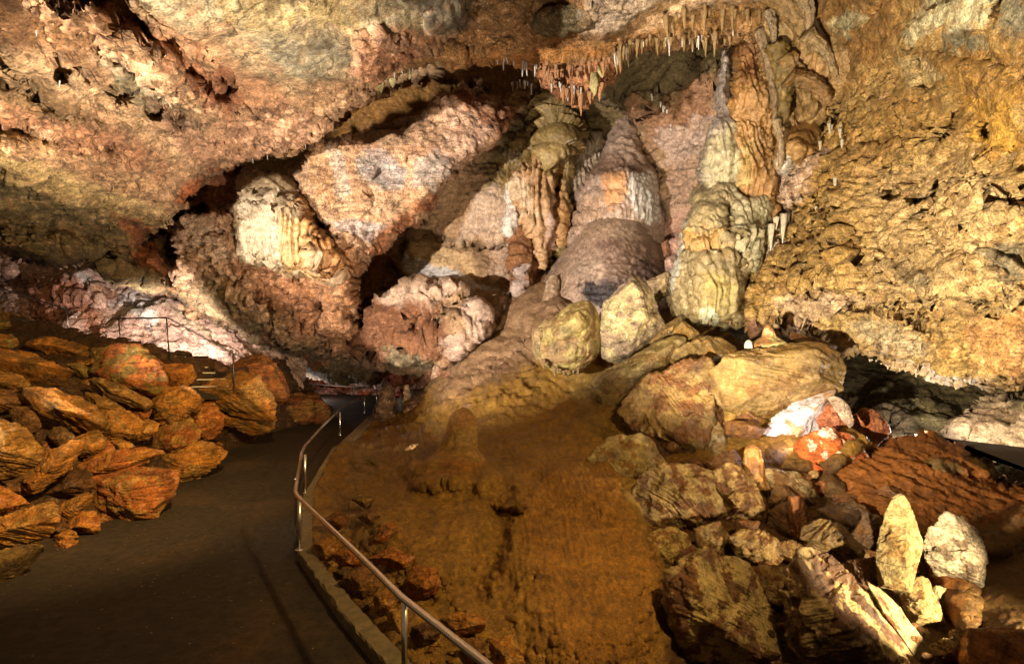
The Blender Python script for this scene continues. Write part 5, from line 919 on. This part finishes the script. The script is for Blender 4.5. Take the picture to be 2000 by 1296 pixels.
R = [  # cream on mud is partly real coating, partly lit areas put into the colour
 ([(1252,1002),(1252,950),(1270,925),(1300,910),(1348,914),(1397,935),(1417,1000),(1372,1032),(1300,1042)], 9.2, (180,152,100), MUD, .48, 'big block splashed with cream, mud and painted light, under the shadowed shelf'),
 ([(1402,925),(1430,910),(1472,943),(1500,1000),(1482,1023),(1440,1012),(1408,975)], 9.0, MUD, CR, .5, 'rounded brown rock with painted bright tips beside the big splashed block'),
 ([(1360,1035),(1400,1018),(1426,1062),(1407,1088),(1368,1080)], 8.3, CR2, MUD, .35, 'egg-shaped cream rock below the big splashed block'),
 ([(1430,1058),(1450,1038),(1502,1043),(1524,1070),(1522,1112),(1465,1100)], 8.0, CR, MUD, .4, 'squared cream block with two carved hollows'),
 ([(1520,1062),(1545,1054),(1572,1075),(1560,1100),(1525,1090)], 8.0, MUD, CR2, .5, 'small brown rock right of the squared cream block'),
 ([(1518,1112),(1565,1098),(1560,1120),(1540,1136)], 7.8, MUD, CR2, .5, 'small wedge with a cream edge above the two giant slabs'),
 ([(1315,1140),(1345,1108),(1430,1073),(1462,1100),(1492,1165),(1517,1230),(1558,1330),(1365,1330),(1318,1210)], 6.6, MUD, (206,180,122), .62, 'giant mud-brown slab speckled with cream and painted light, nearest the smooth flowstone slope'),
 ([(1537,1200),(1543,1140),(1575,1088),(1612,1076),(1657,1100),(1695,1155),(1745,1225),(1840,1345),(1590,1345)], 6.3, (104,66,30), (206,178,128), .5, 'giant dark slab with rippled cream crust and painted light patches between the speckled slab and the pale stalagmite'),
 ([(1665,1103),(1700,1118),(1792,1220),(1860,1330),(1810,1340),(1700,1180)], 6.2, (214,190,146), MUD, .4, 'narrow pale ridge running along the far edge of the giant dark slab'),
 ([(1818,1150),(1845,1146),(1863,1185),(1852,1212),(1830,1187)], 6.9, (222,208,160), None, .5, 'small yellow-white stone against the foot of the pale stalagmite'),
 ([(1818,1260),(1850,1246),(1882,1262),(1895,1292),(1840,1288)], 6.0, (214,186,128), MUD, .4, 'flat cream stone low beside the smooth clay hollow'),
 ([(1855,1232),(1872,1226),(1888,1240),(1876,1252),(1858,1248)], 6.3, (190,164,120), None, .5, 'small oval pebble above the flat cream stone'),
 ([(1500,1000),(1528,985),(1568,980),(1574,1030),(1566,1068),(1520,1045),(1500,1028)], 8.7, MUD, (120,84,44), .5, 'brown ridged rock beneath the finger stalagmite group'),
 ([(1542,980),(1566,975),(1572,1040),(1560,1078),(1545,1040)], 8.4, (160,96,46), None, .5, 'crumbly orange-brown fin beside the ridged rock'),
 ([(1603,1000),(1655,983),(1702,1000),(1724,1030),(1717,1092),(1680,1084),(1638,1042)], 8.4, (112,76,36), (90,60,30), .5, 'dark smooth boulder left of the pale stalagmite'),
 ([(1568,1030),(1605,1016),(1657,1040),(1690,1085),(1680,1108),(1630,1098),(1568,1067)], 7.8, (132,100,56), CR2, .55, 'curved dark rock with a pale rim of painted light'),
 ([(1502,980),(1515,953),(1530,948),(1549,968),(1525,988)], 8.9, (140,98,46), None, .5, 'small pointed brown rock under the finger stalagmite'),
 ([(1488,925),(1540,918),(1587,950),(1594,987),(1555,988),(1508,960)], 9.3, (136,92,42), (176,150,104), .6, 'long brown rock with two painted glints below the streaked rock'),
 ([(1620,965),(1670,968),(1722,1000),(1702,1018),(1628,992)], 9.0, (118,74,34), None, .5, 'low dark hump between the clay bank and the dark smooth boulder'),
 ([(1466,1110),(1525,1110),(1547,1140),(1542,1198),(1510,1194),(1483,1160)], 7.3, (120,74,32), CR2, .7, 'brown block filling the gap between the two giant slabs'),
 ([(1503,1190),(1530,1205),(1536,1240),(1515,1244)], 6.9, CR2, MUD, .4, 'thin pale rock standing in the crack between the giant slabs'),
 ([(1258,1050),(1300,1033),(1337,1045),(1342,1082),(1300,1112),(1278,1092)], 8.3, (150,100,42), (196,170,110), .7, 'brown rock with one bright stripe at the crack in the flowstone slope'),
 ([(1326,1085),(1350,1066),(1372,1085),(1354,1114),(1330,1112)], 7.9, (130,80,36), None, .5, 'small round brown rock above the giant speckled slab'),
 ([(1590,945),(1615,940),(1628,962),(1600,970)], 9.5, (146,84,38), None, .5, 'small brown stone against the clay bank'),
 ([(1400,820),(1416,850),(1420,910),(1398,930),(1385,890)], 11.4, (160,126,70), (196,176,140), .5, 'narrow wet flowstone strip between the broad lit boulder and the hollow boulder'),
 ([(1380,905),(1430,880),(1455,920),(1430,940),(1395,940)], 10.2, (132,86,40), None, .5, 'dark brown knob left of the brown finger'),
 ([(1640,1100),(1720,1090),(1725,1130),(1690,1150)], 7.3, (126,80,38), None, .5, 'smooth brown hump between the curved rock and the pale stalagmite'),
 ([(1440,1015),(1485,1020),(1470,1042),(1440,1044)], 8.4, (126,80,36), None, .5, 'small brown chock above the squared cream block'),
 ([(1700,960),(1740,950),(1775,975),(1760,1010),(1715,1000)], 9.0, (130,80,38), None, .5, 'brown hump on the clay bank above the pale stalagmite'),
 ([(1905,1230),(1960,1225),(2060,1240),(2060,1330),(1900,1330)], 5.0, (196,128,52), (160,100,40), .5, 'smooth orange rock in the corner beyond the flat cream stone'),
]
for i, (p, d, c1, c2, mr, lab) in enumerate(R): rr(p, d, c1, c2, lab, mixr=mr, seed=i*3+1, strat=.03, msc=.36)
rr([(1712,1095),(1716,1040),(1735,985),(1752,974),(1775,982),(1792,1020),(1803,1048),(1807,1120),(1812,1160),(1790,1180),(1735,1160)], 7.0, (206,176,114), (170,130,72), 'tall pale yellow stalagmite with a broken flat top, standing among dark rocks', name='stalagmite', mixr=.25, strat=.008, thick=.35, rough=.02, sharp=90, nf=2, tilt=.2, seed=3, mat='boulder', group='broken stalagmite')
rr([(1735,1130),(1808,1120),(1830,1170),(1858,1222),(1800,1226),(1760,1190)], 6.75, (200,166,104), (156,112,58), 'cracked-off pale lower stump of the tall stalagmite', name='stalagmite', mixr=.25, strat=.01, thick=.4, rough=.03, sharp=90, nf=2, mat='boulder', group='broken stalagmite')
rr([(1803,1052),(1830,1022),(1868,1010),(1914,1042),(1944,1108),(1932,1167),(1870,1147),(1815,1112)], 7.1, (186,164,132), (130,108,82), 'grey-white block with dark streaks beside the tall pale stalagmite', mixr=.35, strat=.02, thick=.4, sharp=90, nf=2, mat='boulder', seed=1)
# rocks between kerb and flowstone
K = [
 ([(616,1065),(640,1050),(660,1062),(652,1087),(632,1094)], 8.1, LB, LY, 'small orange cube-like rock just past the handrail corner'),
 ([(654,1085),(675,1070),(707,1085),(712,1105),(680,1110)], 7.8, LB, LR, 'orange rock second along the kerb from the handrail corner'),
 ([(652,1117),(680,1107),(697,1115),(668,1132)], 7.5, (118,86,48), None, 'flat dark stone touching the kerb'),
 ([(667,1137),(715,1104),(740,1125),(732,1152),(702,1172)], 7.0, (146,98,48), LO, 'brown block under the handrail, widest of those by the kerb'),
 ([(730,1168),(760,1148),(778,1162),(758,1198),(742,1196)], 6.4, LY, LB, 'bright orange rock between kerb and near handrail post'),
 ([(757,1196),(782,1194),(784,1250),(764,1232)], 6.1, (190,140,62), None, 'upright yellow rock directly beside the near handrail post'),
 ([(725,1062),(735,1040),(768,1018),(772,1045),(745,1064)], 8.3, LR, LO, 'reddish wedge at the foot of the flowstone slope'),
 ([(725,1092),(765,1072),(810,1090),(785,1112)], 7.5, LR, LB, 'flat red rock with a cracked top behind the handrail'),
 ([(790,1150),(806,1108),(850,1115),(855,1148),(820,1168)], 6.9, LB, LR, 'ribbed orange rock pressed against the flowstone foot'),
 ([(867,1212),(895,1198),(948,1206),(940,1226),(895,1240)], 6.0, LB, LY, 'low orange rock below the flowstone slope, beyond the handrail'),
 ([(958,1258),(1000,1240),(1025,1310),(980,1320)], 5.4, (190,138,66), LB, 'bright squared rock at the bottom of the slope'),
 ([(632,1020),(660,994),(682,1012),(660,1034)], 9.0, (150,92,40), None, 'brown rock highest along the kerb behind the handrail corner'),
 ([(700,1010),(722,996),(740,1008),(720,1022)], 9.0, (140,96,46), None, 'small brown stone near the reddish wedge'),
 ([(900,1262),(935,1242),(948,1282),(915,1300)], 5.6, (128,84,38), None, 'brown stone between the low orange and bright squared rocks'),
 ([(690,975),(712,962),(730,975),(712,990)], 9.6, (150,112,58), None, 'small tan stone beside the rippled flowstone edge'),
 ([(690,1180),(715,1172),(722,1190),(702,1196)], 6.6, (120,80,40), None, 'small stone against the kerb before the near post'),
 ([(800,1230),(840,1215),(860,1240),(820,1262)], 5.8, (110,72,34), None, 'dark flat stone under the handrail near its lowest stretch'),
 ([(640,1100),(652,1092),(664,1104),(650,1112)], 7.8, LY, None, 'little yellow pebble beside the kerb'),
]
for i, (p, d, c1, c2, lab) in enumerate(K): rr(p, d-.05, c1, c2, lab, mat='boulder', group='stones between kerb and flowstone', seed=i, strat=.03)
# slabs at the far edge of the flowstone slope
P_ = [
 ([(848,735),(852,715),(880,695),(918,675),(930,690),(905,712),(870,735)], 23.4, (190,150,118), (160,100,66), 'long pinkish slab at the far left foot of the brown dome slope'),
 ([(868,738),(885,715),(930,698),(950,712),(940,740),(905,752),(875,752)], 22.4, (160,104,74), None, 'reddish slab leaning below the long pinkish one'),
 ([(932,715),(945,682),(985,675),(970,700),(950,728)], 21.8, (164,124,90), None, 'grey-brown slab standing beside the reddish one'),
 ([(838,795),(842,765),(870,742),(885,760),(878,790)], 22.4, (150,112,78), (120,84,54), 'square brown block above the dark knobbly mound'),
 ([(880,768),(920,745),(955,735),(950,760),(900,785)], 20.6, (158,118,82), None, 'flat tan slab in the crack of the slope'),
 ([(855,810),(880,785),(930,765),(945,780),(900,812)], 19.0, (148,108,70), None, 'tilted brown slab lowest of the cracked ones'),
 ([(790,805),(800,785),(825,772),(850,785),(846,805),(815,812)], 22.6, (96,66,40), (170,120,76), 'dark knobbly mound beside the thin tan stalagmite'),
 ([(815,770),(822,745),(838,722),(852,740),(845,775)], 25, (130,86,56), None, 'dark rough lump against the far passage wall'),
 ([(708,866),(722,850),(745,845),(762,852),(735,866)], 21.0, (124,98,66), None, 'flat grey-brown stone beside the kerb end'),
 ([(1300,510),(1315,500),(1328,515),(1320,545),(1304,535)], 20.4, (190,150,130), None, 'round pinkish rock wedged behind the wide brown dome'),
 ([(1308,470),(1330,462),(1336,490),(1316,500)], 21, (196,150,128), None, 'pink rock above the round pinkish one'),
 ([(1292,478),(1304,470),(1310,495),(1298,500)], 21.4, (150,100,70), None, 'small brown rock between the dome and the pink rocks'),
]
for i, (p, d, c1, c2, lab) in enumerate(P_): rr(p, d, c1, c2, lab, mat='boulder', group='slabs around the dome slope', seed=i+40)

# ---------------------------------------------------------------- kerb, rails, stairs
def zed(x, y, z):
    d = (CZ-z)*FP/(y-HY); return np.array([(x-1000)*d/FP, d, z])
def kerb(name, Lp, Rp, label, h=.15):
    a = [zed(x, y, h) for x, y in Lp]; b = [zed(x, y, h) for x, y in Rp]; na = []; nb = []
    for (u, v), (s_, t_) in zip(zip(a[:-1], a[1:]), zip(b[:-1], b[1:])):
        m_ = max(int(np.linalg.norm(v-u)/.09), 1)
        for k in range(m_): na.append(u+(v-u)*k/m_); nb.append(s_+(t_-s_)*k/m_)
    a = na+[a[-1]]; b = nb+[b[-1]]; n = len(a)
    V = []; rk = np.random.RandomState(4)
    for p, q in zip(a, b):
        e = (q-p)*.06; j = lambda s=.006: rk.normal(size=3)*s; c_ = .03*(rk.rand() < .12); V += [p+[0, 0, -h-.05], p+[0, 0, -.02-c_]+j(), p+e*(1+c_*20)+j(), q-e+j(), q+[0, 0, -.02]+j(), q+[0, 0, -h-.25]]
    F = [[i*6+k, i*6+k+1, i*6+7+k, i*6+6+k] for i in range(n-1) for k in range(5)]+[[0, 1, 2, 3, 4, 5], [(n-1)*6+k for k in range(5, -1, -1)]]
    o = mesh_obj(name, V, F, M['concrete'], None, None, a[0], False); tag(o, label, 'kerb', 'kerbs along the footpath')
kerb('kerb', [(1000,1560),(748,1290),(664,1192),(581,1075),(591,968),(620,920),(649,873)], [(1110,1560),(800,1290),(700,1182),(609,1075),(613,953),(638,905),(664,866)], 'long concrete kerb bending at the handrail corner')
kerb('kerb', [(655,880),(668,860),(700,830),(738,795)], [(668,880),(684,866),(714,833),(748,798)], 'short farther concrete kerb ending at the knobbly brown stalagmite', .2)
def railing(name, rail, posts, label, z0, r=.034, mat='steel', group='railings', plate=True):
    root = empty(name, tuple(posts[0][0])); tag(root, label, 'railing', group)
    tube('rail', rail, r, mat, root, 14)
    for a, b in posts:
        p = tube('post', [a, b], r*.85, mat, root, 12)
        if plate: tube('base_plate', [np.array(a)+[0, 0, 0], np.array(a)+[0, 0, .012]], r*2, mat, p, 14)
    return root
ZR = 1.02
rp = [zed(x, y, ZR) for x, y in ((1130,1460),(950,1296),(785,1166),(700,1082),(600,987),(581,968),(577,960),(578,950),(589,884),(596,870),(630,832),(664,799),(688,785),(712,774))]+[np.array(U(735,764,30.2))]
def post_at(x, y, zb, zt=None):   # foot pixel on the kerb top, straight up
    p = zed(x, y, zb); t = p.copy(); t[2] = (zt or ZR)-.005; return p, t
railing('handrail', rp, [post_at(790,1352,.15), post_at(585,1073,.15), post_at(596,962,.15), post_at(664,849,.15), post_at(712,806,.15), (np.array(U(736,790,29.5)), np.array(U(736,766,29.5)))], 'bent brushed steel handrail on the concrete kerb along the near footpath', .15)
railing('stair_railing', [U(206,634,16),U(212,627,16),U(222,622,16),U(324,620,15.2),U(331,622,15.2),U(455,690,15.6),U(486,702,16)], [(U(236,690,16),U(232,623,16)),(U(331,700,15.2),U(325,621,15.2)),(U(457,760,15.6),U(455,690,15.6))], 'thin dark railing beside the steps, bent at its middle post', 3, .022, 'darksteel')
railing('stair_railing', [U(-60,543,20),U(0,562,20),U(130,604,20),U(141,610,20),U(150,621,20)], [(U(134,648,20),U(130,604,20)),(U(-30,600,20),U(-28,552,20))], 'thin dark railing high up by the frame edge, curling down at its end', 3, .026, 'darksteel')
def y2(x): return 742+(x-555)*15/180.
railing('passage_railing', [U(548,741,38),U(590,747,38),U(640,752,38),U(690,755,38),U(740,757,38)], [(U(x,778,38),U(x,y,38)) for x, y in ((590,748),(637,752),(688,756),(736,757))], 'far low railing across the reddish passage mouth', 0, .05, 'darksteel')
sr = empty('stone_stairs', U(400,745,15)); tag(sr, 'dark concrete steps climbing behind the boulders to the upper landing', 'stairs')
E_ = [(301,696,352),(322,706,376),(345,717,396),(365,728,410),(375,741,432),(385,755,452)]
for i, (xl, yl, xr) in enumerate(E_):
    dk = 17.2-.3*i; z = CZ-(yl-HY)*dk/FP
    a = np.array([(xl-1045)*dk/FP, dk, z]); b = np.array([(xr-1000)*dk/FP, dk+.25, z]); w = np.array([-.15, 1.6, 0]); ch = .02
    f = np.array([0, -1, 0.]); dn = np.array([0, 0, -1.])
    V = [a, b, b+w, a+w, a-dn*-.35, b-dn*-.35, b+w-dn*-.35, a+w-dn*-.35]
    V = [a, b, b+w, a+w]+[v+dn*.4 for v in (a, b, b+w, a+w)]
    st_ = mesh_obj('step', V, [[0,1,2,3],[4,5,1,0],[5,6,2,1],[6,7,3,2],[7,4,0,3],[7,6,5,4]], M['asphalt'], None, sr, None, False)
    e = [a+f*.03-dn*.012, b+f*.03-dn*.012, b+f*-.05-dn*.012, a+f*-.05-dn*.012]; V = e+[v+dn*.035 for v in e]
    mesh_obj('nosing', V, [[0,1,2,3],[4,5,1,0],[5,6,2,1],[6,7,3,2],[7,4,0,3],[7,6,5,4]], M['nosing'], None, st_, None, False)
rr([(300,690),(330,684),(372,688),(380,700),(340,700)], 17.6, (90,66,46), None, 'dark rock edging the landing above the steps', mat='boulder', group='rocks by the stairs')
rr([(392,700),(430,706),(452,730),(455,752),(410,735)], 17.6, (120,84,64), None, 'shadowed rock beside the steps, under the sloping rail', mat='boulder', group='rocks by the stairs')
rr([(0,640),(120,640),(230,668),(300,690),(260,700),(100,690),(-60,680),(-60,650)], 16.6, (84,62,38), None, 'long dark rock bank below the upper landing', mat='boulder', group='rocks by the stairs')
rr([(-60,600),(40,610),(110,640),(60,655),(-60,650)], 18, (90,66,44), (150,104,60), 'dark ledge of broken rock under the curling railing', mat='boulder', group='rocks by the stairs')

# small stones that fill the gaps
def fill(poly, ctrl, n, size, cols, label, group, off, seed):
    r_ = random.Random(seed); A = np.array(poly, float); k = 0; px = []
    while k < n:
        x = r_.uniform(A[:, 0].min(), A[:, 0].max()); y = r_.uniform(A[:, 1].min(), A[:, 1].max())
        if sdf(poly, np.array([x], np.float32), np.array([y], np.float32))[0] < 0 or any(math.hypot(x-a, y-b) < size for a, b in px): continue
        px.append((x, y)); d_ = at(ctrl, x, y)+off; s_ = size*r_.uniform(.7, 1.5); a0 = r_.uniform(0, 6.3)
        p = [(x+s_*r_.uniform(.75, 1.2)*math.cos(a0+t*1.05), y+s_*r_.uniform(.5, .9)*math.sin(a0+t*1.05)) for t in range(6)]
        rock('stone', p, d_, r_.choice(cols), r_.choice(cols), label, 'stone', group, .9, 'boulder', seed=k, k=4, rough=.08); k += 1
fill([(1200,880),(1280,850),(1420,900),(1560,900),(1720,1010),(1800,1080),(1880,1240),(1840,1330),(1540,1330),(1330,1140),(1260,1080),(1240,980)], FLO, 70, 15, [(120,78,36),(98,64,30),(150,112,66),(140,90,40)], 'small brown stone wedged in a gap between the tumbled blocks', 'small stones in the gaps of the tumbled blocks', .28, 3)
fill([(1270,700),(1340,660),(1440,680),(1400,740),(1300,740),(1210,800),(1190,800)], FLO, 14, 12, [(120,88,46),(160,130,80)], 'little ochre stone caught between the cream blocks under the column foot', 'little stones under the column foot', -.6, 5)
fill([(0,690),(200,700),(330,740),(430,790),(520,830),(430,870),(300,960),(180,1050),(60,1090),(0,1100)], RUB, 90, 12, [LB, LR, (120,76,32), LO], 'small orange-brown stone filling a gap in the boulder pile', 'small stones in the boulder pile', .3, 7)
fill([(620,1040),(700,960),(760,1060),(850,1180),(960,1240),(1020,1310),(840,1310),(720,1190)], FLO, 110, 5.5, [LB, LY, (140,100,48), LO], 'pebble-sized rubble piece on the strip between kerb and flowstone', 'rubble pieces between kerb and flowstone', -.02, 9)
fill([(740,860),(760,820),(850,790),(960,700),(1010,640),(1000,700),(930,800),(850,830)], FLO, 16, 9, [(140,104,72),(120,84,54)], 'small brown slab fragment on the cracked edge of the dome slope', 'slab fragments on the dome slope', -.1, 11)
